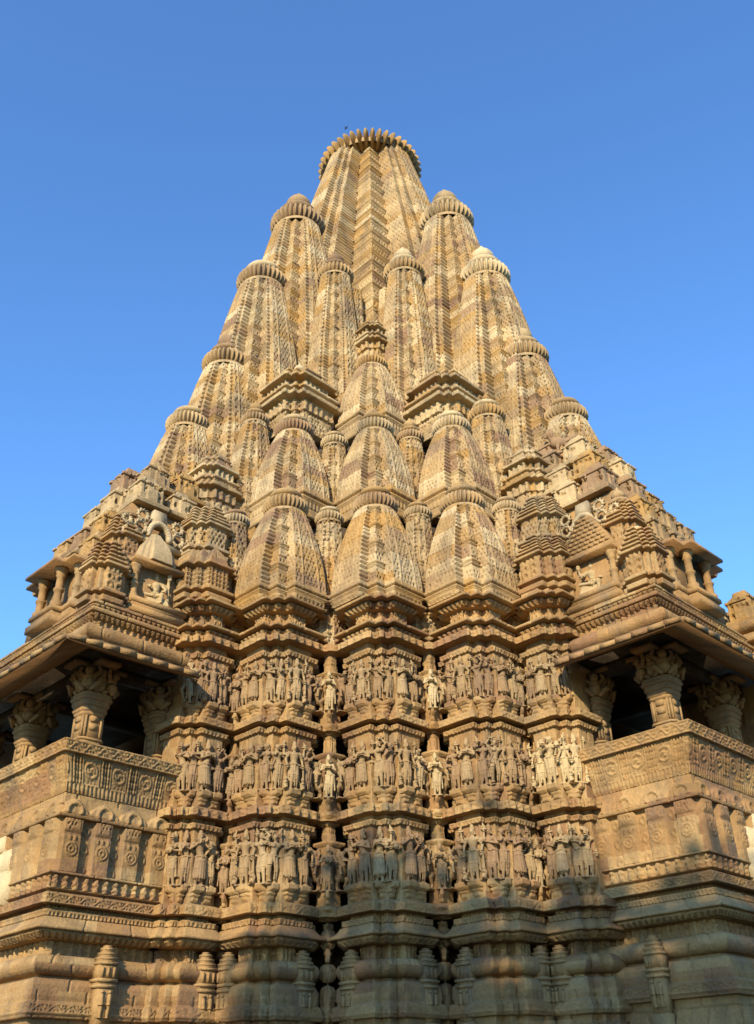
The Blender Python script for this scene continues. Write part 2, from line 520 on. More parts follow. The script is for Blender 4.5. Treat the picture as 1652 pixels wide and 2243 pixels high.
SPIRES = True
if SPIRES:
    T2 = [0.27, 0.27]
    T4 = [0.10, 0.235, 0.235, 0.10]
    T6 = [0.085, 0.08, 0.25, 0.25, 0.08, 0.085]
    # main spire
    spire('main_spire', (0, 0), 12.0, 26.9, 4.30, 1.44, T6, 3, curve=1.32, du=0.024, dz=0.024, Ram=1.66, base=False, ribs=44, chev=0.50, cell=0.11, pot=False, fin=False, disc=(0.10, 0.31))
    # face spires in a descending file towards each balcony: r, z of the disc, disc radius, base z, base w, top w
    FILE = [(2.86, 22.85, 0.76, 14.0, 1.40, 0.64), (3.92, 19.75, 0.66, 12.0, 1.30, 0.56), (4.76, 16.45, 0.58, 10.8, 1.10, 0.50), (5.6, 14.2, 0.48, 9.6, 1.0, 0.41)]
    for i, (r, za, Ra, zb, w0, w1) in enumerate(FILE):
        spire('spirelet', (r, 0), zb, za - 0.4 * Ra, w0, w1, T4, 20 + i, curve=2.2, du=0.020, dz=0.020, Ram=Ra, ribs=32, pot=i in (0, 2), pale=i == 1, chev=0.37, cell=0.085, base=False)
        spire('spirelet', (0, r + 0.08), zb, za - 0.45 * Ra, w0, w1, T4, 40 + i, curve=2.2, du=0.020, dz=0.020, Ram=Ra, ribs=32, pot=i in (0, 1, 2), pale=i == 1, chev=0.37, cell=0.085, base=False)
    # corner pair either side of the centre ridge
    spire('spirelet', wl(-0.92, 17.05), 13.6, 19.50, 0.74, 0.38, T4, 61, curve=1.9, Ram=0.47, ribs=26, chev=0.40, base=False, cell=.085)
    spire('spirelet', wl(0.80, 17.05), 13.6, 19.55, 0.76, 0.42, T4, 62, curve=1.9, Ram=0.53, pale=True, ribs=28, chev=0.40, base=False, cell=.085)
    # slender shafts filling the angles beside the centre ridge
    spire('spirelet', wl(-0.50, 17.25), 13.6, 19.0, 0.36, 0.22, T2, 63, curve=1.9, base=False, chev=.4)
    spire('spirelet', wl(0.40, 17.25), 13.6, 19.0, 0.36, 0.22, T2, 64, curve=1.9, base=False, chev=.4)
    # broad spirelets in three rows above the bays
    spire('spirelet', wl(-0.05, 16.4), 13.98, 15.9, 0.72, 0.31, T2, 70, curve=1.9, du=.017, dz=.017, Ram=0.37, pot=False, fin=False)
    for X, s_ in ((-1.64, 0), (-0.02, 1), (1.54, 2)):
        spire('spirelet', wl(X, 15.4), 11.38, 13.30, 0.73, 0.33, T2, 80 + s_, curve=1.75, du=.0145, dz=.0145, Ram=0.40, pot=False, chev=.42)
    for X, s_ in ((-1.62, 0), (-0.03, 1), (1.52, 2)):
        spire('spirelet', wl(X, 14.25), 8.80, 10.70, 0.735, 0.34, T2, 90 + s_, curve=1.75, du=.0145, dz=.0145, Ram=0.41, pot=False, chev=.42, base='short')
    # slender ones between them
    for X, z_, s_ in ((-0.86, 10.62, 0), (0.73, 10.68, 1), (2.33, 10.75, 2), (-2.54, 10.6, 3)):
        spire('spirelet', wl(X, 14.5), 7.95, z_, 0.30, 0.205, T2, 100 + s_, curve=2.4, Ram=0.265, ribs=24, pot=False, base=False, chev=0.33)
    for X, z_, s_ in ((-0.84, 13.2, 0), (0.71, 13.3, 1)):
        spire('spirelet', wl(X, 15.7), 10.6, z_, 0.33, 0.215, T2, 110 + s_, curve=2.4, Ram=0.29, ribs=24, pot=s_ == 1, base=False, chev=0.33)
    spire('spirelet', wl(-2.48, 15.6), 10.6, 13.75, 0.56, 0.24, T2, 115, curve=1.8, Ram=0.30, ribs=24, base=False, chev=0.36)
    spire('spirelet', wl(2.30, 15.6), 10.6, 13.75, 0.56, 0.30, T2, 116, curve=1.8, Ram=0.40, ribs=26, base=False, pot=False, chev=0.36)

# inner mass behind the spirelets (square on the world axes = diamond in the temple frame)
def core():
    prof = [(0.0, 5.2), (8.6, 5.2), (8.8, 5.1), (11.0, 4.9), (11.3, 4.4), (13.6, 3.9), (13.9, 3.4), (16.5, 2.7), (20, 2.0), (23, 1.2)]
    c = 0.30
    pm = Perim([(1 + c, -1 + c), (1 + c, 1 - c), (1 - c, 1 + c), (-1 + c, 1 + c), (-1 - c, 1 - c), (-1 - c, -1 + c), (-1 + c, -1 - c), (1 - c, -1 - c)], None, 5, 5)
    zs, ws = [p[0] for p in prof], np.array([p[1] for p in prof])
    loft('inner_mass', pm, zs, 0.0, ws / math.sqrt(2), None, M_DARK, temple)  # dark colour stands for shade in the gaps
core()
# ==== more
# ------------------------------------------------------------------ small-piece builder
class MB:
    def __init__(self, tf=None, flip=False):
        self.V, self.Q, self.B, self.n = [], [], [], 0
        self.tf, self.flip = tf, flip
    def add(self, V, F, b=0.5):
        V = np.asarray(V, float)
        for f in (F if isinstance(F, list) else [F]):
            f = np.asarray(f, int)
            if self.flip: f = f[:, ::-1]
            self.Q.append(f + self.n); self.B.append(np.full(len(f), b))
        self.V.append(V); self.n += len(V)
        return self
    def box(self, cx, cy, z0, sx, sy, h, b=0.5, t=0.0, rz=0.0, ch=0.0):
        """box on z0; t: the top is drawn in by t on each side; ch: chamfer of the vertical edges"""
        def ring(ax, ay, z):
            c = min(ch, ax * .4, ay * .4)
            if c > 0: p = [(ax - c, -ay), (ax, -ay + c), (ax, ay - c), (ax - c, ay), (-ax + c, ay), (-ax, ay - c), (-ax, -ay + c), (-ax + c, -ay)]
            else: p = [(ax, -ay), (ax, ay), (-ax, ay), (-ax, -ay)]
            c_, s_ = math.cos(rz), math.sin(rz)
            return [(cx + x * c_ - y * s_, cy + x * s_ + y * c_, z) for x, y in p]
        a = ring(sx / 2, sy / 2, z0); d = ring(sx / 2 - t, sy / 2 - t, z0 + h)
        n = len(a)
        q = np.array([[i, (i + 1) % n, n + (i + 1) % n, n + i] for i in range(n)])
        return self.add(a + d, [q, np.arange(n)[None, ::-1], np.arange(n, 2 * n)[None]], b)
    def lathe(self, cx, cy, z0, prof, n=16, b=0.5):
        V, F = lathe_v(prof, n, cx, cy, z0)
        k = n * (len(prof) - 1)
        return self.add(V, [F, np.arange(k, k + n)[None]], b)
    def prism(self, poly, z0, z1, b=0.5, poly2=None):
        n = len(poly); poly2 = poly2 or poly
        V = [(x, y, z0) for x, y in poly] + [(x, y, z1) for x, y in poly2]
        q = np.array([[i, (i + 1) % n, n + (i + 1) % n, n + i] for i in range(n)])
        return self.add(V, [q, np.arange(n)[None, ::-1], np.arange(n, 2 * n)[None]], b)
    def sphere(self, c, r, n=10, m=7, b=0.5):
        prof = [(max(1e-4, math.sin(math.pi * j / m)), -math.cos(math.pi * j / m)) for j in range(m + 1)]
        V, F = lathe_v(prof, n)
        r = np.broadcast_to(np.asarray(r, float), (3,))
        return self.add(V * r + np.asarray(c), F, b)
    def capsule(self, p, q, r0, r1, n=10, b=0.5):
        p, q = np.asarray(p, float), np.asarray(q, float)
        d = q - p; l = np.linalg.norm(d) or 1e-6; d = d / l
        a = np.cross(d, [0, 0, 1.]) if abs(d[2]) < .9 else np.cross(d, [1., 0, 0]); a /= np.linalg.norm(a); c = np.cross(d, a)
        rings = [(-r0, 0.05), (-r0 * .7, r0 * .72), (0, r0), (l, r1), (l + r1 * .7, r1 * .72), (l + r1, 0.05 * r1)]
        th = np.arange(n) / n * 2 * np.pi
        V = np.array([p + d * t + r * (a * math.cos(x) + c * math.sin(x)) for t, r in rings for x in th])
        idx = np.arange(len(rings) * n).reshape(-1, n); nn = np.roll(idx, -1, 1)
        F = np.stack([idx[:-1], idx[1:], nn[1:], nn[:-1]], -1).reshape(-1, 4)
        return self.add(V, [F, idx[0][None], idx[-1][None, ::-1]], b)
    def build(self, name, mat, parent=None, loc=(0, 0, 0), rz=0, smooth=False):
        V = np.vstack(self.V)
        if self.tf is not None: V = self.tf(V)
        by = {}
        for f, b in zip(self.Q, self.B): by.setdefault(f.shape[1], []).append((f, b))
        Q = [np.vstack([f for f, _ in v]) for v in by.values()]
        B = [np.concatenate([b for _, b in v]) for v in by.values()]
        return mesh_np(name, V, Q, mat, parent, np.concatenate(B), loc, rz, smooth)

def densify(prof, dl=0.018):
    """list of (z, o, tag) -> dense z, o, tag index, height within the tagged run, its total height"""
    z, o, t, v, h = [], [], [], [], []
    for (z0, o0, tg), (z1, o1, _) in zip(prof[:-1], prof[1:]):
        l = math.hypot(z1 - z0, o1 - o0)
        n = max(1, int(round(l / dl)))
        for i in range(n):
            f = i / n
            z.append(z0 + (z1 - z0) * f); o.append(o0 + (o1 - o0) * f); t.append(tg); v.append((z1 - z0) * f); h.append(abs(z1 - z0))
    z.append(prof[-1][0]); o.append(prof[-1][1]); t.append(''); v.append(0); h.append(1)
    return np.array(z), np.array(o), np.array(t), np.array(v), np.array(h)

def relief(pm, z, tg, v, h, seed, ped=None):
    U = pm.uc[None, :] + 0 * z[:, None]
    Vv = v[:, None]; H = np.maximum(h[:, None], 1e-4)
    D = np.zeros_like(U)
    T = tg[:, None]
    def put(name, val):
        nonlocal D
        D = np.where(T == name, val, D)
    put('fringe', np.where((tri(U / 0.055) < 0.5) & (Vv < 0.6 * H), -0.02, 0.0))
    put('scroll', scroll(U, Vv, H))
    put('figs', figures_row(U, Vv, H))
    put('figs2', figures_row(U, Vv, H, 0.14, 0.035))
    put('petal', petals(U, Vv, H))
    put('arch', arches(U, Vv, 0.17, 0.13))
    put('jali', jali(U, Vv, seed))
    put('lattice', np.where((tri(U / 0.075) < 0.55) & (tri(Vv / 0.075) < 0.55), -0.04, 0.0))
    put('leaf', np.where(tri(U / 0.2 + 0.5) < 1 - Vv / H, 0.035, -0.02))
    put('dent', np.where(tri(U / 0.06) < 0.5, -0.018, 0.0))
    put('panel', np.where((np.abs(np.abs(pm.uc)[None, :] - pm.L[None, :] / 2 + 0.05) < 0.012) | (Vv < 0.03) | (Vv > H - 0.03), 0.008, 0.0))
    # carved chaitya arches over pilasters
    Cd = pm.cd[None, :] + 0 * z[:, None] - 0.15
    UC, U = U, Cd
    put('chaitya', 0.05 * (tri(U / 0.44) > ((Vv / H) ** 2)) + np.where(np.abs(np.hypot((1 - tri(U / 0.44)) * 0.22, Vv - 0.05) - 0.1) < 0.02, 0.03, 0))
    # pilasters with medallions
    p = 0.44
    f = (U / p + 0.5) % 1.0 - 0.5
    pil = np.abs(f) < 0.29
    med = np.hypot(f * p, Vv - 0.42 * H)
    capb = np.abs(Vv / H - 0.72) < 0.035
    upper = (Vv / H > 0.78) & (np.abs(f) < 0.2)
    pl = 0.085 + np.where((np.abs(med - 0.075) < 0.012) | (np.abs(med - 0.035) < 0.012), 0.016, 0) + np.where(capb, -0.02, 0) \
        + np.where(upper, np.where(jali(U, Vv, seed, 0.05) < 0, -0.014, 0.012), 0) + np.where((np.abs(Vv / H - 0.63) < 0.05) & (np.abs(f) < .2), np.where(tri(U / 0.08) < .5, .012, -.004), 0)
    gap = np.where(np.abs(np.abs(f) - 0.5 + 0.09 * np.sin(Vv * 26)) < 0.045, 0.016, 0.0)
    put('pilaster', np.where(pil, pl, gap))
    # slanting back-rest: panels with roundels between paired colonnettes
    p2 = 0.40
    f2 = (U / p2) % 1.0 - 0.5
    rd = np.hypot(f2 * p2, Vv - 0.5 * H)
    col = (np.abs(f2) > 0.33)
    cl = np.where(tri(f2 * p2 / 0.045) < 0.5, 0.022, -0.022) + np.where(tri(Vv / 0.09) < 0.25, -0.008, 0)
    rn = np.where(np.abs(rd - 0.085) < 0.012, 0.014, np.where(rd < 0.06, np.where(tri((np.arctan2(Vv - .5 * H, f2 * p2) / np.pi + rd * 9)) < .5, 0.012, -0.008), np.where((np.abs(f2) > 0.28), 0.012, np.where(jali(U, Vv, seed, 0.05) < 0, -0.01, 0))))
    put('rest', np.where(col, cl, rn))
    U = UC
    # open joints between the blocks of the plain courses
    ji = np.floor(z[:, None] / 0.3 + 0.3)
    jf = ((pm.u[None, :] + 0.37 * (ji % 2) + 0.2 * h2(ji.astype(int), ji.astype(int), seed)) / 0.62) % 1.0
    D = np.where((T == 'plain') & (jf < 0.03) & (pm.L[None, :] > .12), D - 0.022, D)
    rough = (h2((pm.u[None, :] * 9).astype(int) + 40 * pm.e[None, :], (z[:, None] * 9).astype(int), seed) - 0.5) * 0.006
    return D + rough

def block_val(pm, z, seed, hc=0.3, bw=0.55):
    ci = np.floor(z / hc + 0.3).astype(int)
    bi = np.floor((pm.u[None, :] + 0.37 * (ci[:, None] % 2)) / bw).astype(int) + pm.e[None, :] // 2 * 17
    return np.clip(0.12 + 0.7 * h2(ci[:, None] + 40 + 0 * bi, bi + 90, seed), 0, 1)

def kal(zc, r, o0, a, n=9):
    return [(zc + r * math.sin(-math.pi / 2 + math.pi * i / n), o0 + a * math.cos(-math.pi / 2 + math.pi * i / n), 'plain') for i in range(n + 1)]

BASE = ([(0.0, .32, 'plain'), (2.2, .32, 'plain'), (2.2, .18, 'leaf'), (2.52, .14, 'plain'), (2.53, .08, 'plain'), (2.62, .08, 'plain'),
         (2.62, .15, 'plain'), (2.67, .17, 'scroll'), (2.78, .15, 'plain'), (2.80, .10, 'plain'), (2.86, .115, 'plain'), (2.98, .11, 'plain'), (3.03, .08, 'plain'), (3.055, .03, 'plain'),
         (3.06, -.03, 'plain'), (3.085, -.03, 'plain')] + kal(3.205, .115, -.01, .135) +
        [(3.33, -.13, 'figs2'), (3.50, -.13, 'plain'), (3.50, .04, 'petal'), (3.565, .11, 'plain'), (3.585, .11, 'plain'), (3.585, .175, 'plain'), (3.615, .18, 'plain'),
         (3.66, .12, 'plain'), (3.73, .07, 'plain'), (3.745, .03, 'plain'), (3.75, .06, 'fringe'), (3.82, .06, 'plain'), (3.825, -.02, 'dent'), (3.878, -.02, 'plain'),
         (3.88, .12, 'scroll'), (4.00, .115, 'plain'), (4.035, .03, 'plain')])
def tier(z0, z1, ped, band_lo, band_hi, tag, fr0, fr1):
    """pedestal zone, plain slab behind the figures, fringe, groove and carved band"""
    return [(z0, 0.0, 'ped'), (ped, 0.0, 'plain'), (fr0 - .01, 0.0, 'plain'), (fr0, .055, 'fringe'), (fr1, .06, 'plain'), (fr1 + .003, -.03, 'dent'), (fr1 + .038, -.02, 'plain'), (band_lo - .002, -.02, 'plain'),
            (band_lo, .115, tag), (band_hi, .11, 'plain'), (z1, .02, 'plain')]
WALL3 = (tier(4.04, 5.33, 4.26, 5.17, 5.29, 'figs', 5.02, 5.085)[:] + tier(5.335, 6.64, 5.54, 6.505, 6.615, 'scroll', 6.385, 6.45) + tier(6.645, 7.95, 6.86, 7.81, 7.93, 'figs', 7.595, 7.665))
CORN = [(7.955, .02, 'plain'), (7.96, .035, 'petal'), (8.03, .06, 'plain'), (8.04, -.02, 'plain'), (8.045, .155, 'plain'), (8.085, .16, 'plain'), (8.13, .06, 'plain'), (8.19, -.02, 'plain'), (8.20, -.10, 'arch'), (8.40, -.10, 'plain'),
        (8.41, .0, 'petal'), (8.49, .045, 'plain'), (8.50, -.03, 'plain'), (8.505, .145, 'plain'), (8.545, .15, 'plain'), (8.59, .06, 'plain'), (8.64, -.03, 'plain'), (8.70, -.03, 'plain')]

def bay_relief(pm, z, tg, v, h, seed, spots):
    D = relief(pm, z, tg, v, h, seed)
    # stepped bracket under each figure
    for (e, u0, wd) in spots:
        for zf, hgt in ((4.26, .22), (5.54, .21), (6.86, .22)):
            t = (z - (zf - hgt)) / hgt
            for lo, hi, d, ww in ((0.10, .42, .04, .55), (0.42, .5, .075, .8), (0.5, .66, .05, .7), (0.66, 1.0, .115, 1.0)):
                m = ((t >= lo) & (t <= hi))[:, None] & ((pm.e == e) & (np.abs(pm.uc - u0) < wd * ww))[None, :]
                D = np.where(m, np.maximum(D, d), D)
    return D

PIECES = [('base_moulding', 0.0, 4.035), ('figure_tier', 4.035, 5.165), ('carved_band', 5.165, 5.335), ('figure_tier', 5.335, 6.50), ('carved_band', 6.50, 6.645), ('figure_tier', 6.645, 7.805), ('cornice', 7.805, 9.0)]
STATUES = []                     # (bay name, tier, order, local position, facing angle, kind)
def bay(X, Yc, w, t, seed, name, order, left=True, right=True, scale_o=1.0):
    root = empty('wall_bay', (*wl(X, Yc), 0), 0, temple)
    pts, ek = notched(w, [t, t])
    pm = Perim(pts, ek, 0.0155, 0.3)
    prof = BASE + WALL3 + CORN
    z, o, tg, v, h = densify(prof, 0.017)
    # edges of the front corner: long +x face, its peak faces, long +y face
    lx = [i for i, k in enumerate(ek) if k[0] == 3 and k[1] == -1][0]      # long face seen on the left (normal +x)
    ly = [i for i, k in enumerate(ek) if k[0] == 0 and k[1] == -1][0]      # long face seen on the right (normal +y)
    cx_, cy_ = (lx + 2) % len(ek), (lx + 3) % len(ek)
    Lh = (2 * w - 4 * t) / 2
    spots = [(cx_, 0.0, 0.075), (cy_, 0.0, 0.075)]
    if left: spots += [(lx, Lh * 0.52, 0.10), (lx, -Lh * 0.45, 0.09)]
    if right: spots += [(ly, -Lh * 0.52, 0.10), (ly, Lh * 0.45, 0.09)]
    D = bay_relief(pm, z, tg, v, h, seed, spots)
    B = block_val(pm, z, seed)
    for nm, za, zb in PIECES:
        a = np.searchsorted(z, za - 1e-4); b_ = min(len(z) - 1, np.searchsorted(z, zb - 1e-4))
        loft(nm, pm, z[a:b_ + 1], o[a:b_ + 1] * scale_o, 1.0, D[a:b_ + 1], M_WALL, root, B[a:b_ + 1], cap=nm == 'cornice')
    bx, by = wl(X, Yc)
    P = np.array(pts)
    for ti, zf in enumerate((4.26, 5.54, 6.86)):
        for si, (e, u0, wd) in enumerate(spots):
            p0, p1 = P[e], P[(e + 1) % len(P)]
            d = (p1 - p0) / np.linalg.norm(p1 - p0); nr = np.array([d[1], -d[0]])
            c = (p0 + p1) / 2 + d * u0 + nr * 0.048
            STATUES.append((name, ti, si, (bx + c[0], by + c[1], zf), math.atan2(nr[1], nr[0]), 'bay'))
    return root

BAYS = [(-1.60, 14.13, .525, .14, 'left bay', True, True), (0.03, 14.13, .525, .14, 'middle bay', True, True), (1.55, 14.13, .525, .14, 'right bay', True, True),
        (-2.82, 14.03, .44, .12, 'bay beside the left balcony', False, True), (2.72, 14.03, .44, .12, 'bay beside the right balcony', True, False)]
for i, (X, Yc, w, t, nm, l_, r_) in enumerate(BAYS):
    bay(X, Yc, w, t, 200 + i, nm, i, l_, r_)

def pier(X, Yf, w, seed, name):
    """slim pier in the recess between two bays, with a round bracket and a figure on each tier"""
    x, y = wl(X, Yf + w * 1.414)
    root = empty('recess_pier', (x, y, 0), 0, temple)
    pts = [(w, -w), (w, w * .55), (w * .55, w), (-w, w), (-w, -w)]
    pm = Perim(pts, None, 0.02, 0.3)
    prof = [(zz, oo * (0.4 if zz > 4.05 else .7), tg_) for zz, oo, tg_ in BASE + WALL3]
    z, o, tg, v, h = densify(prof, 0.02)
    o = np.where(z < 3.85, o * .7 - .10, o)
    for za, zb in ((4.90, 5.14), (6.18, 6.48), (7.48, 7.79)):
        m = (z > za) & (z < zb); o = np.where(m, -.05, o); o = np.where((z > za - .05) & (z <= za), .05, o)
    D = relief(pm, z, tg, v, h, seed)
    ctr = (pm.e == 1)
    for zf in (4.20, 5.48, 6.80):
        for lo, hi, d in ((-.26, -.20, .07), (-.20, -.16, .03), (-.16, -.08, .10), (-.08, 0.0, .17)):
            m = ((z >= zf + lo) & (z <= zf + hi))[:, None] & ctr[None, :]
            D = np.where(m, d, D)
    B = block_val(pm, z, seed)
    loft('pier_shaft', pm, z, o, 1.0, D, M_WALL, root, B)
    for ti, zf in enumerate((4.20, 5.48, 6.80)):
        STATUES.append((name, ti, 0, (x + w * .775 + .085, y + w * .775 + .085, zf), math.atan2(1, 1), 'pier'))
        for sgn in (-1, 1):
            dx = 0.175 * sgn
            STATUES.append((name, ti, sgn, (x + (-dx) * .707 + .05, y + dx * .707 + .05, zf + .02), math.atan2(1, 1) + 0.5 * sgn, 'beast'))
    return root
PIERS = [(-0.79, 13.92, .125, 'recess left of the middle bay'), (0.78, 13.92, .125, 'recess right of the middle bay'), (-2.22, 13.94, .12, 'recess left of the left bay'), (2.14, 13.94, .12, 'recess right of the right bay')]
for i, (X, Yf, w, nm) in enumerate(PIERS): pier(X, Yf, w, 230 + i, nm)

# niche pilasters standing on the base mouldings of the bays
def niche_pilaster(px, py, face, parent=None):
    """face 0: on a +x face, 1: on a +y face; carved tower-let above a figure niche"""
    m = MB()
    m.box(0, 0, 2.15, .20, .26, .42, .4)
    m.box(0, 0, 2.57, .16, .21, .40, .35)
    m.box(0, 0, 2.97, .20, .27, .035, .3); m.box(0, 0, 3.005, .17, .24, .03, .5); m.box(0, 0, 3.035, .21, .28, .035, .3)
    m.box(0, 0, 3.07, .17, .24, .16, .45)
    for k in range(4): m.box(0, 0, 3.23 + k * .055, .21 - k * .03, .27 - k * .045, .03, .35); m.box(0, 0, 3.26 + k * .055, .17 - k * .03, .22 - k * .045, .026, .5)
    for yy in (-.05, .05):
        m.capsule((.085, yy, 2.66), (.095, yy, 2.80), .018, .026, 8, .4); m.capsule((.095, yy, 2.80), (.09, yy * 1.1, 2.88), .024, .028, 8, .4); m.sphere((.095, yy, 2.925), .022, 8, 6, .4)
    for yy in (-.08, 0, .08): m.box(.09, yy, 3.09, .03, .03, .11, .5)
    return m.build('niche_pilaster', M_WALL, parent or temple, (px, py, 0), 0 if face == 0 else R(90))
for X, Yc, w, t, nm, l_, r_ in BAYS:
    bx, by = wl(X, Yc)
    if l_: niche_pilaster(bx + w + .05, by - .12, 0)
    if r_: niche_pilaster(bx - .12, by + w + .05, 1)

niche_pilaster(7.42, 2.30 + .17, 1)
niche_pilaster(2.30 + .17, 7.25, 0)
# ------------------------------------------------------------------ balconies
def balcony(side):
    left = side == 'left'
    RC = 8.22 if left else 8.10          # where the podium's front stands, measured out from the tower's axis
    KC = 2.30
    dz = 0.0 if left else 0.10
    tf = (lambda V: V) if left else (lambda V: V[:, [1, 0, 2]])
    def plan(r0, r1, k0, k1):
        p = [(r1, k0), (r1, k1), (r0, k1), (r0, k0)]
        return p if left else [(y, x) for x, y in reversed(p)]
    def mb(): return MB(tf, not left)
    root = empty('balcony', (0, 0, 0), 0, temple)
    def ring(name, prof, r1, k1, mat, parent, du=0.0125, seed=0, r0=4.6, hc=.3, bw=.7, cap=True, dl=.0125):
        pts = plan(r0, r1, -k1, k1)
        pm = Perim(pts, None, du, 0.4)
        z, o, tg, v, h = densify(prof, dl)
        # only the near 5 m of each face needs fine carving
        D = relief(pm, z, tg, v, h, seed)
        return loft(name, pm, z + dz, o, 1.0, D, mat, parent, block_val(pm, z, seed, hc, bw), cap=cap)
    s0 = 300 if left else 330
    ring('podium', [(a, b, c) for a, b, c in BASE] + [(4.04, .05, 'plain'), (4.055, .10, 'plain'), (4.07, .04, 'figs2'), (4.23, .05, 'plain'), (4.24, .10, 'plain'), (4.265, .10, 'plain'), (4.27, .0, 'pilaster'), (4.94, .0, 'plain'), (4.945, .09, 'plain'), (4.985, .10, 'plain'), (4.99, .03, 'chaitya'), (5.20, .0, 'plain'), (5.27, .0, 'plain')], RC, KC, M_WALL, root, seed=s0)
    ring('parapet', [(5.27, .0, 'plain'), (5.28, .02, 'dent'), (5.33, .04, 'dent'), (5.40, .055, 'plain'), (5.41, .05, 'rest'), (5.74, .165, 'plain'), (5.745, .205, 'scroll'), (5.90, .25, 'plain'), (5.92, .20, 'plain'), (5.925, .06, 'plain'), (5.90, .05, 'plain'), (5.75, -.06, 'plain'), (5.30, -.16, 'plain')], RC, KC, M_WALL, root, seed=s0 + 1, cap=False)
    # pillars standing behind the parapet
    def pillar(r, k):
        m = mb()
        s = .235
        m.box(r, k, 5.28, .32, .32, .77, .4, ch=.05)
        m.box(r, k, 6.05, .40, .40, .03, .35, ch=.06); m.box(r, k, 6.08, .36, .36, .06, .4, ch=.06); m.box(r, k, 6.14, .395, .395, .03, .35, ch=.06)
        m.box(r, k, 6.17, .31, .31, .35, .35, ch=.06)
        for kk in range(4):
            a = kk * math.pi / 2
            for zz in (5.96, 6.30, 6.42): m.box(r + .15 * math.cos(a), k + .15 * math.sin(a), zz, .05, .13, .08, .3, rz=a)
            for yy in (-.12, .12): m.box(r + .15 * math.cos(a) - yy * math.sin(a), k + .15 * math.sin(a) + yy * math.cos(a), 6.2, .04, .03, .3, .3, rz=a)
        # spreading capital of three mouldings
        for zz, a, hh, b in ((6.50, .33, .05, .5), (6.55, .37, .05, .6), (6.60, .40, .03, .5), (6.63, .40, .06, .65), (6.69, .44, .03, .5), (6.72, .45, .05, .65), (6.77, .42, .06, .5)):
            m.box(r, k, zz, a, a, hh, b, t=-.025 if hh > .04 else 0, ch=.07)
        p = m.build('pillar', M_WALL, root, (0, 0, dz))
        # dwarf figures with raised arms carrying the beams
        m = mb()
        m.box(r, k, 6.82, .36, .36, .42, .6)
        for q in range(4):
            a = q * math.pi / 2
            for b_ in (0, .5):
                an = a + b_ * math.pi / 2
                d = .18 if b_ == 0 else .25
                cx, cy = r + d * math.cos(an), k + d * math.sin(an)
                tx, ty = -math.sin(an), math.cos(an)
                m.sphere((cx, cy, 6.95), (.105, .105, .10), 12, 8, .45)
                m.sphere((cx - .02 * math.cos(an), cy - .02 * math.sin(an), 7.05), (.10, .10, .08), 12, 8, .45)
                m.sphere((cx + .05 * math.cos(an), cy + .05 * math.sin(an), 7.135), (.062, .062, .068), 12, 8, .35)
                m.sphere((cx + .11 * math.cos(an), cy + .11 * math.sin(an), 7.125), .018, 6, 5, .35)
                for sg in (-1, 1):
                    m.capsule((cx + tx * .08 * sg, cy + ty * .08 * sg, 7.07), (cx + tx * .155 * sg, cy + ty * .155 * sg, 7.13), .034, .03, 8, .4)
                    m.capsule((cx + tx * .155 * sg, cy + ty * .155 * sg, 7.13), (cx + tx * .12 * sg, cy + ty * .12 * sg, 7.22), .03, .028, 8, .4)
                    m.capsule((cx + tx * .07 * sg, cy + ty * .07 * sg, 6.91), (cx + tx * .15 * sg + .05 * math.cos(an), cy + ty * .15 * sg + .05 * math.sin(an), 6.93), .048, .042, 8, .5)
                    m.capsule((cx + tx * .15 * sg + .05 * math.cos(an), cy + ty * .15 * sg + .05 * math.sin(an), 6.93), (cx + tx * .06 * sg + .05 * math.cos(an), cy + ty * .06 * sg + .05 * math.sin(an), 6.85), .038, .03, 8, .5)
        for kk in range(2):
            for sg in (-1, 1):
                m.box(r + (.30 * sg if kk == 0 else 0), k + (.30 * sg if kk else 0), 7.22, .26 if kk == 0 else .34, .34 if kk == 0 else .26, .06, .7)
        m.build('bracket_figures', M_WALL, root, (0, 0, dz), smooth=False)
    for r, k in ((RC - .42, KC - .48), (RC - 1.62, KC - .48), (RC - .42, .02), (RC - .42, -KC + .48)): pillar(r, k)
    # inside: back wall, ceiling and beams, darkened in colour for shade
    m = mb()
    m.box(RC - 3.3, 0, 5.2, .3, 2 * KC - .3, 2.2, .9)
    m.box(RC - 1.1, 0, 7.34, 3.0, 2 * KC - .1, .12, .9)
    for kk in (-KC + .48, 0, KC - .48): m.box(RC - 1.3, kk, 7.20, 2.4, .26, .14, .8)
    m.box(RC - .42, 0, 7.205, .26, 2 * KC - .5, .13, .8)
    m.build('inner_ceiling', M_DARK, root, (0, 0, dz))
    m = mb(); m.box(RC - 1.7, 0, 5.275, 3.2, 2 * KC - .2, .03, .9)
    m.build('bounce_damping_slab', M_DARK, root, (0, 0, dz))  # added dark slab that cuts sun bounce onto the ceiling
    # sloping eave of overlapping slabs with a thick rounded edge
    eo, ei = 0.66, 0.05                     # reach beyond the podium at the edge, at the root
    m = mb()
    zo, zi, th = 7.06, 7.42, .058
    r1, k1 = RC + eo, KC + eo
    re = RC - 1.47
    A = [(r1, -k1), (r1, k1), (re, k1), (re, -k1)]
    Bp = [(RC - ei, -KC + ei), (RC - ei, KC - ei), (re, KC - ei), (re, -KC + ei)]
    V = [(x, y, zo) for x, y in A] + [(x, y, zo + th) for x, y in A] + [(x, y, zi + th) for x, y in Bp] + [(x, y, zi - .06) for x, y in Bp]
    q = np.array([[0, 1, 5, 4], [1, 2, 6, 5], [4, 5, 9, 8], [5, 6, 10, 9], [12, 13, 1, 0], [13, 14, 2, 1], [3, 0, 4, 7], [7, 4, 8, 11], [15, 12, 0, 3], [2, 14, 10, 6], [15, 3, 7, 11]])
    m.add(V, q, .75)
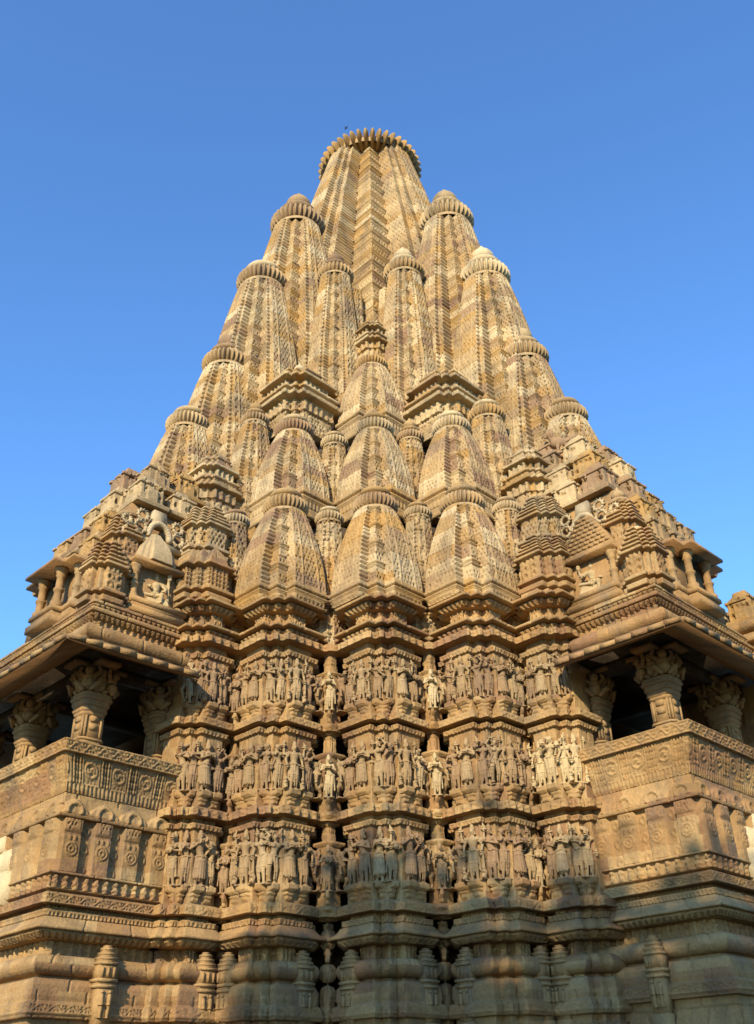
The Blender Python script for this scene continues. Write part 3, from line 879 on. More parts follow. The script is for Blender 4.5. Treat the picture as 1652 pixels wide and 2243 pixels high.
    # slabs lying on the slope: each a wedge, their lips make the stepped edge
    def slabs(along, n, l0, l1, seed):
        r_ = np.random.default_rng(seed)
        for i in range(n):
            a0 = l0 + (l1 - l0) * i / n + .004; a1 = l0 + (l1 - l0) * (i + 1) / n - .004
            up_ = .03 + .03 * r_.random(); b = .25 + .5 * r_.random()
            out = .02 + .015 * r_.random()
            pr = []
            for a, t_ in ((a0, up_), (a1, .012)):
                for rch, zz in ((eo + out, zo + th * .2), (eo + out, zo + th + t_), (-.02, zi + th + t_), (-.02, zi)):
                    a_ = min(a, (KC if along == 'k' else RC) + rch)
                    pr.append((RC + rch, a_, zz) if along == 'k' else (a_, KC + rch, zz))
            m.add(pr, np.array([[0, 4, 5, 1], [1, 5, 6, 2], [0, 1, 2, 3], [7, 6, 5, 4], [3, 2, 6, 7], [0, 3, 7, 4]])[:, ::(1 if along == 'k' else -1)], b)
    slabs('r', 8, RC - 1.46, RC + eo, s0 + 3)
    slabs('k', 17, -KC - .3, KC + eo, s0 + 4)
    m.build('eave', M_WALL, root, (0, 0, dz))
    # rounded roll, carved frieze, petal fringe and cornice above the eave
    ring('cornice', [(7.40, .03, 'plain')] + kal(7.56, .145, .03, .20, 12) + [(7.71, .0, 'figs'), (7.82, .0, 'plain'), (7.83, .03, 'petal'), (7.90, .075, 'plain'), (7.905, .03, 'plain'), (7.91, .12, 'plain'), (7.95, .13, 'plain'), (7.99, .09, 'plain'), (8.00, .05, 'petal'), (8.05, .07, 'plain'), (8.06, .10, 'plain'), (8.10, .10, 'plain'), (8.13, .03, 'plain'), (8.16, .03, 'plain')], RC - .05, KC - .05, M_WALL, root, seed=s0 + 5)
    return root

def stepped_mb(mb_, cx, cy, z0, levels):
    for (w, h, t, b) in levels:
        mb_.box(cx, cy, z0, w, w, h, b, t=t); z0 += h
    return z0

def carved_block_mesh(seed, w=.215, h=.56):
    """gabled roof block: overhanging lip, plain body with a few deep slots, top drawn in like a hipped gable"""
    pts = [(w, -w), (w, w), (-w, w), (-w, -w)]
    pm = Perim(pts, None, .0125, .1)
    r = np.random.default_rng(seed)
    prof = [(0, -.06, 'plain'), (.0, .06, 'plain'), (.06, .075, 'plain'), (.065, .02, 'plain'), (.09, .015, 'plain'), (.095, -.01, 'plain'), (.36, -.015, 'plain'), (.365, .01, 'plain'), (.40, .01, 'plain'), (.405, -.02, 'plain'), (.50, -.10, 'plain'), (h, -.12, 'plain')]
    z, o, tg, v, h_ = densify(prof, .0125)
    D = relief(pm, z, tg, v, h_, seed)
    U, Z = pm.uc[None, :], z[:, None]
    for e in (0, 1):
        for q in range(7):
            u0, z0 = r.uniform(-w * .8, w * .8), r.uniform(.15, .42)
            s = r.uniform(.02, .038)
            D = np.where((pm.e == e)[None, :] & (np.abs(U - u0) < s * np.clip(1.4 - (Z - z0) / s, 0, 1.4) * .8) & (Z > z0 - s) & (Z < z0 + 1.6 * s), -.06, D)
        D = np.where((pm.e == e)[None, :] & (np.abs(U) < w * .45) & (Z > .085) & (Z < .34), np.maximum(D, -.001) + .03 * (D > -.03), D)
    b = .15 + .75 * r.random()
    return loft('roof_block', pm, z, o, 1.0, D, M_SPIRE, None, np.full((len(z), len(pm.xy)), b))

BLOCKS = []
def roof(side):
    left = side == 'left'
    RC = 8.22 if left else 8.10
    dz = 0.0 if left else 0.12
    root = empty('balcony_roof', (0, 0, dz), 0, temple)
    def P(r, k): return (r, k) if left else (k, r)
    tf = (lambda V: V) if left else (lambda V: V[:, [1, 0, 2]])
    def mb(): return MB(tf, not left)
    # stepped core
    m = mb()
    kc = .76
    TI = [(8.14, .06, 2.12), (9.15, .36, 1.90), (9.80, .60, 1.68), (10.42, .84, 1.46), (11.02, 1.08, 1.24), (11.60, 1.42, 1.02), (12.2, 2.0, .85)]
    if left: TI = TI[:5]
    for i, (z, dr, k) in enumerate(TI):
        z1 = TI[i + 1][0] if i + 1 < len(TI) else (11.5 if left else 12.6)
        r1 = RC - .08 - dr
        kl = 2 * kc - k
        if i == 0: kl = .0
        m.box((4.5 + r1) / 2, (k + kl) / 2, z - .02, r1 - 4.5, k - kl, z1 - z + .01, .6)
        m.box((4.5 + r1 + .06) / 2, (k + kl) / 2, z - .02, r1 + .06 - 4.5, k - kl + .12, .07, .5)
    m.build('roof_core', M_WALL, root)
    # rows of gabled blocks on each tier
    if not BLOCKS:
        for s in range(7): BLOCKS.append(carved_block_mesh(400 + s))
        for b in BLOCKS: b.location = (0, 0, 8.3); 
    r_ = np.random.default_rng(500 if left else 501)
    used = set()
    def put(r, k, z, sc=1.0):
        bi = int(r_.integers(7))
        src = BLOCKS[bi]
        if src.parent is None: o = src
        else: o = src.copy(); COL.objects.link(o)
        x, y = P(r, k)
        o.parent = root; o.location = (x, y, z + r_.uniform(-.02, .02)); o.rotation_euler = (0, 0, r_.uniform(-.03, .03)); s = sc * r_.uniform(.94, 1.06); o.scale = (s, s, s * r_.uniform(.95, 1.12))
    for i, (z, dr, k) in enumerate(TI[1:6]):
        r1 = RC - .08 - dr
        for j in range(4 if i < 4 else 3):      # side face, from the corner inwards
            rr_ = r1 - .10 - .64 * j + r_.uniform(-.03, .03)
            if i < 2 and abs(rr_ - (RC - 1.1)) < .62: continue
            put(rr_, k + .04, z + .02, 1.12)
        for kk in np.arange(k - .60, 2 * kc - k - .1, -.62): put(r1 + .04, kk, z + .02, 1.12)
    for rr, kk, zz in () if left else ((RC - 1.95, .62, 12.18), (RC - 2.5, .75, 12.18), (RC - 2.6, .4, 12.5)): put(rr, kk, zz, .95)
    for b in BLOCKS:
        if b.parent is None and not left: COL.objects.unlink(b)
    # niche pavilion with a seated figure, on the side face
    nr = RC - 1.08 if left else RC - 1.10
    k0 = 2.08
    m = mb()
    m.box(nr, k0 - .05, 8.16, 1.05, .55, .10, .5); m.box(nr, k0 - .05, 8.26, .95, .50, .07, .6); m.box(nr, k0 - .05, 8.33, 1.0, .54, .08, .4)
    m.box(nr, k0 - .28, 8.41, .86, .10, .66, .55)
    m.box(nr, k0 - .07, 9.04, 1.06, .58, .06, .6); m.box(nr, k0 - .07, 9.10, .96, .50, .04, .5)
    m.build('niche', M_WALL, root)
    for sg in (-1, 1):
        m = mb()
        prof = [(.085, 0), (.085, .07), (.06, .09), (.06, .22), (.075, .24), (.075, .27), (.055, .29), (.055, .46), (.075, .48), (.06, .51), (.09, .56), (.09, .61)]
        m.lathe(nr + .42 * sg, k0 + .08, 8.41, prof, 12, .35)
        m.box(nr + .42 * sg, k0 - .10, 8.41, .14, .16, .61, .45)
        m.build('colonnette', M_WALL, root, smooth=False)
    m = mb()
    if left:                                   # four-sided bell roof with ridges
        pts, ek = notched(.34, [.07, .07])
        pmb = Perim(pts, None, .03, .1)
        zb = np.linspace(0, .62, 26)
        sb = np.array([1.0, .98, .93, .85, .74, .58, .40, .25])
        loft('bell_roof', pmb, zb, 0.0, np.interp(zb / .62, np.linspace(0, 1, 8), sb), None, M_SPIRE, root, np.full((26, len(pmb.xy)), .2), loc=(*P(nr + .05, k0 - .10), 9.13))
    else:                                      # pierced gable
        pmn = [(nr - .5, k0 + .02), (nr + .5, k0 + .02)]
        for i in range(9):
            w = .98 - i * .085
            m.box(nr, k0 - .06, 9.13 + i * .075, w, .34, .077, .55)
            for j in range(int(w / .11)):
                m.box(nr - w / 2 + .08 + j * .11, k0 + .115, 9.145 + i * .075, .06, .03, .045, .35)
        m.build('gable', M_WALL, root)
    # pierced crest above: an arch with scrolls either side
    m = mb()
    cz = 9.72 if left else 9.72
    cr, ck = (nr - .02, 1.98) if left else (nr - .12, 1.96)
    n = 14
    for i in range(n):
        a0, a1 = math.pi * i / n, math.pi * (i + 1) / n
        m.capsule((cr + .2 * math.cos(a0), ck, cz + .05 + .24 * math.sin(a0)), (cr + .2 * math.cos(a1), ck, cz + .05 + .24 * math.sin(a1)), .055, .055, 6, .05)
    m.box(cr, ck - .08, cz + .26, .30, .16, .30, .05, t=.03)
    for sg in (-1, 1):
        for cx_, cz_, rr in ((.36, .12, .10), (.52, .02, .09), (.34, .34, .085), (.62, .16, .06)):
            for i in range(10):
                a0, a1 = 2 * math.pi * i / 11, 2 * math.pi * (i + 1) / 11
                m.capsule((cr + sg * cx_ + rr * math.cos(a0), ck, cz + cz_ + rr * math.sin(a0)), (cr + sg * cx_ + rr * math.cos(a1), ck, cz + cz_ + rr * math.sin(a1)), .028, .028, 6, .05)
    m.box(cr, ck - .12, cz - .12, 1.35, .22, .12, .2)
    m.build('crest', M_SPIRE, root)
    # small corner shrine: moulded base, carved drum, stepped roof
    sr, sk = RC - .24, 2.02
    def shrine(nm, r, k, z, w, mat, lat='jali', roofk='step', seed=0, hgt=1.0):
        pts, ek = notched(w, [w * .28, w * .28])
        if not left: pass
        pm = Perim(pts, ek, .02, .15)
        prof = [(0, .05, 'plain'), (.08, .06, 'plain'), (.10, .0, 'dent'), (.14, .0, 'plain'), (.15, .07, 'plain'), (.20, .07, 'plain'), (.24, .0, 'plain'), (.26, .0, lat), (.26 + .34 * hgt, .0, 'plain'), (.28 + .34 * hgt, .07, 'plain'), (.32 + .34 * hgt, .07, 'plain')]
        zt = .32 + .34 * hgt
        if roofk == 'step':
            o_ = .02
            for i in range(5):
                prof += [(zt + .005, o_, 'plain'), (zt + .05, o_ - .01, 'plain'), (zt + .055, o_ + .03, 'plain'), (zt + .085, o_ + .025, 'plain')]
                zt += .085; o_ -= w * .085
        elif roofk == 'bell':
            for a, b in ((.02, .0), (.16, -.03), (.32, -.09), (.46, -.18), (.54, -.26)): prof.append((zt + a, b * w / .36, 'plain'))
        z_, o, tg, v, h = densify(prof, .02)
        D = relief(pm, z_, tg, v, h, seed)
        x, y = P(r, k)
        ob = loft(nm, pm, z_, o, 1.0, D, mat, root, block_val(pm, z_, seed, .3, 2), loc=(x, y, z))
        return ob, zt
    # plain pale stones let into the front of the podium in a repair
    m = mb()
    m.box(RC + .02, .30, 4.0, .30, 2.0, .42, .1, t=.02); m.box(RC - .02, .22, 4.42, .30, 2.0, .3, .0, t=.03); m.box(RC + .0, -.05, 4.72, .26, 2.0, .22, .05, t=.03)
    m.build('repair_masonry', M_PLAIN, root)
    ob, zt = shrine('corner_shrine', sr, sk, 8.12, .30, M_WALL, 'arch', 'step', 1 + (0 if left else 4))
    if not left:
        m = MB(); m.sphere((0, 0, zt + .04), .085, 14, 10, .1); m.build('ball_finial', M_SPIRE, root, (*P(sr, sk), 8.12), smooth=True)
    # second little shrine behind it, with a disc and pot
    ob, zt = shrine('roof_shrine', RC - .62, 1.72, 8.95, .27, M_WALL, 'jali', 'step', 3)
    V2 = finial(.26, root, (*P(RC - .62, 1.72), 8.95 + zt - .05), pot=not left)
    # pavilion on the outer bay, in the angle with the wall
    op = (RC - 1.93, 2.16) if left else (RC - 1.95, 2.16)
    shrine('bay_shrine', op[0], op[1], 8.62, .46, M_WALL, 'lattice' if left else 'arch', 'bell' if left else 'step', 5 + (0 if left else 7), 1.0)
    ob, zt = shrine('upper_shrine', op[0] - .1, op[1] - .22, 9.55, .40, M_SPIRE, 'jali', 'step', 9)
    if not left:
        amalaka('crown_disc', .26, root, (*P(op[0] + .03, op[1] + .05), 9.62), 26, .5); amalaka('crown_disc', .27, root, (*P(op[0] - .1, op[1] - .22), 9.55 + zt), 28, .5)
    # open porch with colonnettes on the front face
    m = mb()
    pk = 0.78
    for (k_, w_) in ((pk, 1.36), (pk, .78)):
        ex_ = -.06 if w_ > 1.0 else .10
        m.box(RC - .38 + ex_, k_, 8.14, .9, w_, .12, .55); m.box(RC - .38 + ex_, k_, 8.26, .8, w_ - .1, .10, .45); m.box(RC - .38 + ex_, k_, 8.36, .86, w_ - .02, .07, .5)
        m.box(RC - .33 + ex_, k_, 9.12, 1.02, w_ + .22, .05, .7); m.box(RC - .36 + ex_, k_, 9.17, .86, w_ + .06, .06, .5); m.box(RC - .40 + ex_, k_, 9.23, .7, w_ - .1, .07, .5)
    m.box(RC - .62, pk, 8.4, .3, 1.25, .74, .6)
    m.build('porch', M_WALL, root)
    for i, (rr, kk) in enumerate(((RC - .12, pk + .58), (RC + .04, pk + .29), (RC + .04, pk - .29), (RC - .12, pk - .58))):
        m = mb()
        prof = [(.10, 0), (.10, .08), (.065, .10), (.065, .26), (.085, .28), (.085, .31), (.062, .33), (.06, .52), (.085, .55), (.07, .58), (.11, .64), (.11, .70)]
        m.lathe(rr, kk, 8.43, prof, 14, .2 + .2 * i)
        m.build('colonnette', M_WALL, root)
    # pierced stone screen behind the porch's columns
    scr = Perim([(RC - .44, .17), (RC - .44, 1.38)] if left else [(1.38, RC - .44), (.17, RC - .44)], None, .018, .1, closed=False, vis=[True])
    z_, o, tg, v, h = densify([(8.45, .0, 'plain'), (8.5, .0, 'lattice'), (9.05, .0, 'plain'), (9.1, .0, 'plain')], .018)
    loft('stone_screen', scr, z_, o, 1.0, relief(scr, z_, tg, v, h, 1), M_WALL, root, cap=False)
    return root
for sd in ('left', 'right'):
    balcony(sd); roof(sd)

# double-eaved pavilions high on the faces and flanking the middle spirelet
def high_pavilion(X, Y, z, w, seed, top='pot', tall=1.0, mat=None):
    pts, ek = notched(w, [w * .2, w * .2])
    pm = Perim(pts, ek, .025, .2)
    T = tall
    prof = [(-.5, .0, 'jali'), (0, .0, 'plain'), (.0, .02, 'figs2'), (.22 * T, .02, 'plain'), (.23 * T, .16, 'plain'), (.29 * T, .17, 'plain'), (.33 * T, .08, 'plain'), (.36 * T, .02, 'plain'), (.38 * T, .05, 'dent'), (.42 * T, .05, 'plain'), (.43 * T, .10, 'plain'), (.47 * T, .10, 'plain'), (.50 * T, -.03, 'plain'),
            (.51 * T, -.06, 'figs2'), (.70 * T, -.06, 'plain'), (.71 * T, .07, 'plain'), (.76 * T, .07, 'plain'), (.80 * T, -.05, 'plain'), (.84 * T, -.10, 'jali'), (.98 * T, -.16, 'plain'), (1.0 * T, -.12, 'plain'), (1.03 * T, -.14, 'plain'), (1.06 * T, -.2, 'plain'), (1.16 * T, -.26, 'plain')]
    z_, o, tg, v, h = densify(prof, .024)
    D = relief(pm, z_, tg, v, h, seed)
    ob = loft('roof_pavilion', pm, z_, o * w / .6, 1.0, D, mat or M_SPIRE, temple, block_val(pm, z_, seed, .3, 2), loc=(*wl(X, Y), z))
    if top: finial(w * .42, ob, (0, 0, 1.12 * T), pot=True, blk=.1 if top == 'pale' else None)
    return ob
high_pavilion(-1.66, 16.25, 13.95, .66, 701, 'pale', 1.30)
high_pavilion(1.52, 16.25, 13.80, .66, 702, 'pot', 1.30)
high_pavilion(-3.12, 15.1, 11.25, .40, 703, None, 1.0)
high_pavilion(2.92, 15.1, 11.25, .40, 704, None, 1.0)
high_pavilion(-0.02, 16.95, 16.5, .40, 705, None, .95)

def hall_corner():
    """corner of the neighbouring hall's roof showing past the right balcony"""
    root = empty('hall_roof', (0, 0, 0), 0, temple)
    pts = [(-.62, 6.2), (-.62, 8.32), (-3.2, 8.32), (-3.2, 6.2)]
    pm = Perim(pts, None, .03, .4)
    prof = [(3.0, 0, 'plain'), (7.6, .0, 'plain')] + kal(7.78, .15, .02, .2, 10) + [(7.95, .0, 'figs'), (8.12, .0, 'plain'), (8.13, .12, 'plain'), (8.2, .13, 'plain'), (8.3, .04, 'plain')] + kal(8.42, .11, .0, .16, 8) + [(8.55, -.05, 'plain')]
    z, o, tg, v, h = densify(prof, .03)
    loft('hall_cornice', pm, z, o, 1.0, relief(pm, z, tg, v, h, 77), M_WALL, root, block_val(pm, z, 77))
    for x, y, s in ((-.95, 8.05, 1.1), (-1.0, 7.45, 1.1), (-1.6, 8.05, 1.1)):
        o = BLOCKS[int(abs(x) * 7) % 7].copy(); COL.objects.link(o); o.parent = root; o.location = (x, y, 8.54); o.scale = (s, s, s * 1.1); o.rotation_euler = (0, 0, 0)
hall_corner()
# ------------------------------------------------------------------ carved figures
def remeshed(mb_, name, mat, voxel, smooth_it=4, shrink=None):
    o = mb_.build(name, mat)
    mo = o.modifiers.new('r', 'REMESH'); mo.mode = 'VOXEL'; mo.voxel_size = voxel
    sm = o.modifiers.new('s', 'SMOOTH'); sm.factor = 0.5; sm.iterations = smooth_it
    dg = bpy.context.evaluated_depsgraph_get()
    dg.update()
    me = bpy.data.meshes.new_from_object(o.evaluated_get(dg))
    me.name = name
    me.materials.clear(); me.materials.append(mat)
    me.polygons.foreach_set('use_smooth', np.ones(len(me.polygons), dtype=bool))
    bpy.data.objects.remove(o)
    return me

def hand(m, p, d, side, r=.0085):
    """palm, four unequal bent fingers and a thumb, pointing along d"""
    p = np.asarray(p, float); d = np.asarray(d, float); d /= np.linalg.norm(d)
    a = np.cross(d, [1., 0, 0.15]); a /= np.linalg.norm(a); n = np.cross(a, d)
    m.capsule(p, p + d * .022, .017, .018, 8)
    for i, l in enumerate((.024, .03, .028, .02)):
        b = p + d * .03 + a * (.0105 * (i - 1.5))
        k = b + d * l * .6; m.capsule(b, k, r, r * .9, 6); m.capsule(k, k + d * l * .5 + n * .008, r * .9, r * .75, 6)
    t = p + a * .016 * side; m.capsule(t, t + d * .02 + a * .014 * side, r, r * .8, 6)

def figure(seed, female=True, arms='namaskar', hair='crown', sway=1, skirt=False, four=False, bent=False, attend=False, turn=0.0, sash=True):
    m = MB(); r = np.random.default_rng(seed)
    s = sway
    hip = np.array([0, .028 * s, .495]); waist = np.array([.004, .006 * s, .575]); chest = np.array([.006, -.016 * s, .675]); neck = np.array([.004, -.014 * s, .765]); head = np.array([.014, -.004 * s, .845])
    hw = .062 if female else .052
    # trunk
    m.capsule(hip + [0, 0, -.005], waist, .072 if female else .064, .050 if female else .056, 14)
    m.capsule(waist, chest, .050 if female else .056, .070 if female else .078, 14)
    m.sphere(hip + [-.012, .03, -.01], (.062, .066, .07), 12, 8); m.sphere(hip + [-.012, -.03, -.01], (.062, .066, .07), 12, 8)
    m.sphere(waist + [.028, 0, -.018], (.034, .045, .04), 10, 7)
    m.capsule(chest + [0, .07, .045], chest + [0, -.07, .045], .040, .040, 10)
    if female:
        for sg in (-1, 1): m.sphere(chest + [.052, .043 * sg, .012], .040, 12, 9)
    else: m.sphere(chest + [.03, 0, .015], (.05, .075, .05), 12, 8)
    m.capsule(chest + [0, 0, .05], neck + [.004, 0, .02], .036, .030, 10)
    # head
    m.sphere(head, (.049, .044, .058), 14, 10); m.sphere(head + [.012, 0, -.03], (.034, .032, .032), 10, 8)
    m.capsule(head + [.046, 0, .008], head + [.058, 0, -.014], .006, .011, 6)
    for sg in (-1, 1):
        m.sphere(head + [.042, .018 * sg, .006], (.008, .011, .006), 6, 5); m.sphere(head + [0, .046 * sg, -.008], (.012, .010, .026), 8, 6); m.sphere(head + [.002, .05 * sg, -.045], .014, 8, 6)
    m.sphere(head + [.046, 0, -.03], (.008, .014, .005), 6, 5)
    if hair == 'crown':
        for zz, rr in ((.045, .048), (.07, .044), (.092, .039), (.110, .031), (.126, .022)): m.sphere(head + [-.006, 0, zz], (rr, rr, .02), 12, 6)
    elif hair == 'bun':
        m.sphere(head + [-.028, 0, .035], (.05, .052, .05), 12, 8); m.sphere(head + [-.05, .045 * s, .05], .042, 12, 8)
        m.capsule(head + [.02, -.04, .035], head + [.02, .04, .035], .014, .014, 8)
    else:
        m.sphere(head + [-.01, 0, .05], (.052, .052, .04), 12, 8); m.sphere(head + [-.01, 0, .10], (.034, .034, .04), 12, 8)
    # legs
    feet = []
    for sg in (-1, 1):
        h = hip + [0, hw * .62 * sg, -.03]
        if bent and sg == s: k = np.array([.075, .02 * s + .10 * sg, .30]); f = np.array([.0, .075 * sg, .07])
        else:
            k = np.array([.022 + (.02 if sg != s else 0), .012 * s + .042 * sg, .262]); f = np.array([.0, .012 * s + .045 * sg, .035])
        m.capsule(h, k, .062 if female else .056, .038, 12); m.capsule(k, f, .038, .022, 12); m.sphere((k + f) / 2 + [-.012, 0, .03], (.033, .03, .05), 10, 7)
        fo = f + [0, 0, -.018]
        m.capsule(fo + [-.012, 0, 0], fo + [.062, .012 * sg, -.006], .019, .014, 8)
        m.capsule(f + [0, 0, .012], f + [0, 0, .014], .027, .027, 10)
    if skirt:
        m.capsule(hip + [0, 0, -.06], np.array([.006, .012 * s, .16]), .085, .092, 16)
        for i in range(7):
            a = -1.3 + 2.6 * i / 6
            m.capsule(hip + [.078 * math.cos(a), .085 * math.sin(a), -.08], (.006 + .09 * math.cos(a), .012 * s + .095 * math.sin(a), .12), .010, .014, 6)
    if sash:
        m.capsule(hip + [.068, 0, -.01], (.06, .012 * s, .20), .013, .010, 6); m.capsule((.06, .012 * s, .2), (.05, .012 * s, .08), .010, .016, 6)
        for sg in (-1, 1): m.capsule(hip + [.01, .085 * sg, -.02], (.0, .02 * s + .10 * sg, .16), .012, .018, 6)
    # girdle, necklace, armlets
    n = 16
    for i in range(n):
        a = 2 * math.pi * i / n
        m.sphere(hip + [.073 * math.cos(a) - .005, .092 * math.sin(a), .012], .013, 6, 4)
    for i in range(9):
        a = -1.4 + 2.8 * i / 8
        m.sphere(chest + [.046 + .018 * math.cos(a), .05 * math.sin(a), .065 - .026 * math.cos(a)], .010, 6, 4)
    # arms
    def arm(sg, el, ha, hd=None, r0=.029):
        sh = chest + np.array([0, .098 * sg, .045]); el = np.array(el, float); ha = np.array(ha, float)
        el[1] *= sg; ha[1] *= sg; el[1] += -.01 * s; ha[1] += -.01 * s
        m.sphere(sh, .034, 10, 7)
        m.capsule(sh, el, r0, .023, 10); m.capsule(el, ha, .024, .016, 10)
        m.capsule(sh * .62 + el * .38, sh * .6 + el * .4, r0 + .007, r0 + .007, 10)
        d = ha - el if hd is None else np.array([hd[0], hd[1] * sg, hd[2]])
        hand(m, ha, d, sg)
        return ha
    if arms == 'namaskar':
        for sg in (-1, 1): arm(sg, (.045, .122, .615), (.105, .02, .655), (.1, -.1, .8))
    elif arms == 'raised':
        arm(s, (.03, .17, .82), (.035, .085, .925), (.1, -.6, .4)); arm(-s, (-.01, .185, .60), (.035, .115, .515), (.6, -.2, -.5))
        m.capsule((.03, .09 * s, .93), (.03, -.03 * s, .965), .02, .014, 8)
    elif arms == 'mirror':
        arm(s, (.04, .16, .61), (.11, .125, .735), (.1, 0, 1)); m.sphere((.115, .12 * s, .80), (.018, .040, .044), 12, 8)
        arm(-s, (.0, .15, .59), (.045, .12, .44), (.2, 0, -1)); m.sphere((.05, -.125 * s, .39), .025, 8, 6)
    elif arms == 'pot':
        for sg in (-1, 1): arm(sg, (.04, .155, .60), (.11, .05, .61), (.5, -.7, .1))
        m.sphere((.125, 0, .615), (.045, .05, .045), 12, 9); m.capsule((.125, 0, .65), (.125, 0, .675), .024, .03, 10)
    elif arms == 'back':
        arm(s, (.02, .16, .63), (.09, -.02, .70), (.3, -1, .3)); arm(-s, (-.03, .17, .60), (-.035, .10, .50), (-.3, -.4, -.6))
    elif arms == 'flute':
        arm(s, (.05, .16, .66), (.10, .10, .79), (.3, -.8, .2)); arm(-s, (.05, .15, .63), (.11, .0, .75), (.3, .8, .2))
        m.capsule((.10, .14 * s, .80), (.10, -.10 * s, .80), .010, .010, 6)
    elif arms == 'cross':
        arm(s, (.05, .15, .61), (.10, -.04, .66), (.2, -1, .2)); arm(-s, (.0, .19, .70), (.02, .215, .80), (0, .1, 1)); m.sphere((.025, -.225 * s, .865), (.03, .03, .045), 8, 7)
    elif arms == 'down':
        for sg in (-1, 1): arm(sg, (.0, .15, .60), (.05, .145, .47), (.2, 0, -1))
        m.capsule((.04, .16, .47), (.03, .17, .12), .016, .022, 8)
    if four:
        for sg in (-1, 1):
            arm(sg, (-.01, .18, .70), (.0, .19, .845), (0, .1, 1), .025)
            m.sphere((.005, .20 * sg, .905), (.022, .034, .04), 10, 7)
            m.capsule((.0, .19 * sg, .93), (.0, .175 * sg, .985), .02, .012, 8)
    if attend:
        for sg in (-1, 1):
            c = np.array([.03, .155 * sg, .0])
            m.capsule(c + [0, 0, .05], c + [0, 0, .13], .042, .036, 10); m.sphere(c + [.01, 0, .20], (.03, .03, .036), 10, 7); m.sphere(c + [0, 0, .235], .022, 8, 6)
            m.capsule(c + [.01, .03, .12], c + [.055, 0, .13], .017, .014, 8); m.capsule(c + [.01, -.03, .12], c + [.055, 0, .13], .017, .014, 8); m.capsule(c + [0, 0, .03], c + [.06, 0, .03], .035, .022, 8)
    m.box(-.01, .01 * s, -.012, .16, .26 if attend else .2, .02)
    if turn:
        c_, s_ = math.cos(turn), math.sin(turn)
        for v in m.V:
            x = v[:, 0].copy(); t = np.clip((v[:, 2] - .45) / .4, 0, 1)
            cc, ss = np.cos(turn * t), np.sin(turn * t)
            y = v[:, 1].copy()
            v[:, 0] = x * cc - y * ss; v[:, 1] = x * ss + y * cc
    return remeshed(m, 'statue', M_STATUE, .0078)

KINDS = [
    (dict(seed=1, arms='namaskar', hair='other', sway=1), 'woman with joined palms'),
    (dict(seed=2, arms='raised', hair='bun', sway=1), 'woman with raised arm'),
    (dict(seed=3, arms='mirror', hair='bun', sway=-1, turn=.35), 'woman with mirror'),
    (dict(seed=4, female=False, arms='down', hair='crown', sway=0, four=True, attend=True), 'four-armed god with attendants'),
    (dict(seed=5, arms='pot', hair='other', sway=-1), 'woman holding pot'),
    (dict(seed=6, female=False, arms='cross', hair='crown', sway=1), 'crowned man'),
    (dict(seed=7, arms='raised', hair='bun', sway=-1, bent=True, turn=-.3), 'dancing woman'),
    (dict(seed=8, female=False, arms='flute', hair='other', sway=1, skirt=True), 'long-skirted man'),
    (dict(seed=9, arms='back', hair='bun', sway=1, turn=-.5), 'turning woman'),
    (dict(seed=10, female=False, arms='namaskar', hair='crown', sway=-1, skirt=True, four=True), 'four-armed god in skirt'),
]
FIG = [(figure(**k), d) for k, d in KINDS]

def beast_mesh():
    """rearing horned lion: deep chest, small belly, raised forelegs, round head with open jaws"""
    m = MB()
    m.capsule((-.02, 0, .34), (.03, 0, .52), .11, .135, 14); m.sphere((.05, 0, .56), (.13, .115, .14), 14, 10); m.capsule((.04, 0, .62), (.06, 0, .76), .095, .085, 12)
    m.sphere((.09, 0, .83), (.095, .085, .09), 14, 10); m.capsule((.14, 0, .84), (.19, 0, .85), .05, .042, 10); m.capsule((.13, 0, .78), (.175, 0, .755), .032, .028, 8)
    for sg in (-1, 1):
        m.sphere((.135, .045 * sg, .88), .022, 8, 6); m.capsule((.05, .06 * sg, .90), (.0, .085 * sg, .985), .028, .012, 8); m.sphere((.03, .095 * sg, .86), (.02, .03, .04), 8, 6)
        m.capsule((.08, .10 * sg, .58), (.20, .11 * sg, .52), .046, .036, 10); m.capsule((.20, .11 * sg, .52), (.20, .10 * sg, .38), .034, .028, 10); m.sphere((.215, .10 * sg, .36), (.04, .036, .028), 8, 6)
        m.capsule((-.03, .08 * sg, .33), (.09, .10 * sg, .25), .075, .05, 12); m.capsule((.09, .10 * sg, .25), (.0, .09 * sg, .12), .046, .034, 10); m.capsule((.0, .09 * sg, .12), (.03, .09 * sg, .03), .032, .028, 10); m.capsule((.02, .09 * sg, .02), (.10, .09 * sg, .02), .032, .028, 8)
    for i in range(7):
        a0, a1 = -1.2 + .5 * i, -.7 + .5 * i
        m.capsule((-.13 + .05 * math.cos(a0), .02, .36 + .22 * i / 7 + .03), (-.13 + .05 * math.cos(a1), .02, .36 + .22 * (i + 1) / 7 + .03), .022, .02, 6)
    for i in range(10):
        a = i / 10 * 2 * math.pi
        m.sphere((.04, .095 * math.cos(a), .80 + .10 * math.sin(a)), .03, 8, 6)
    m.box(0, 0, -.01, .3, .24, .03)
    return remeshed(m, 'lion_beast_statue', M_STATUE, .0105)
BEAST = beast_mesh()
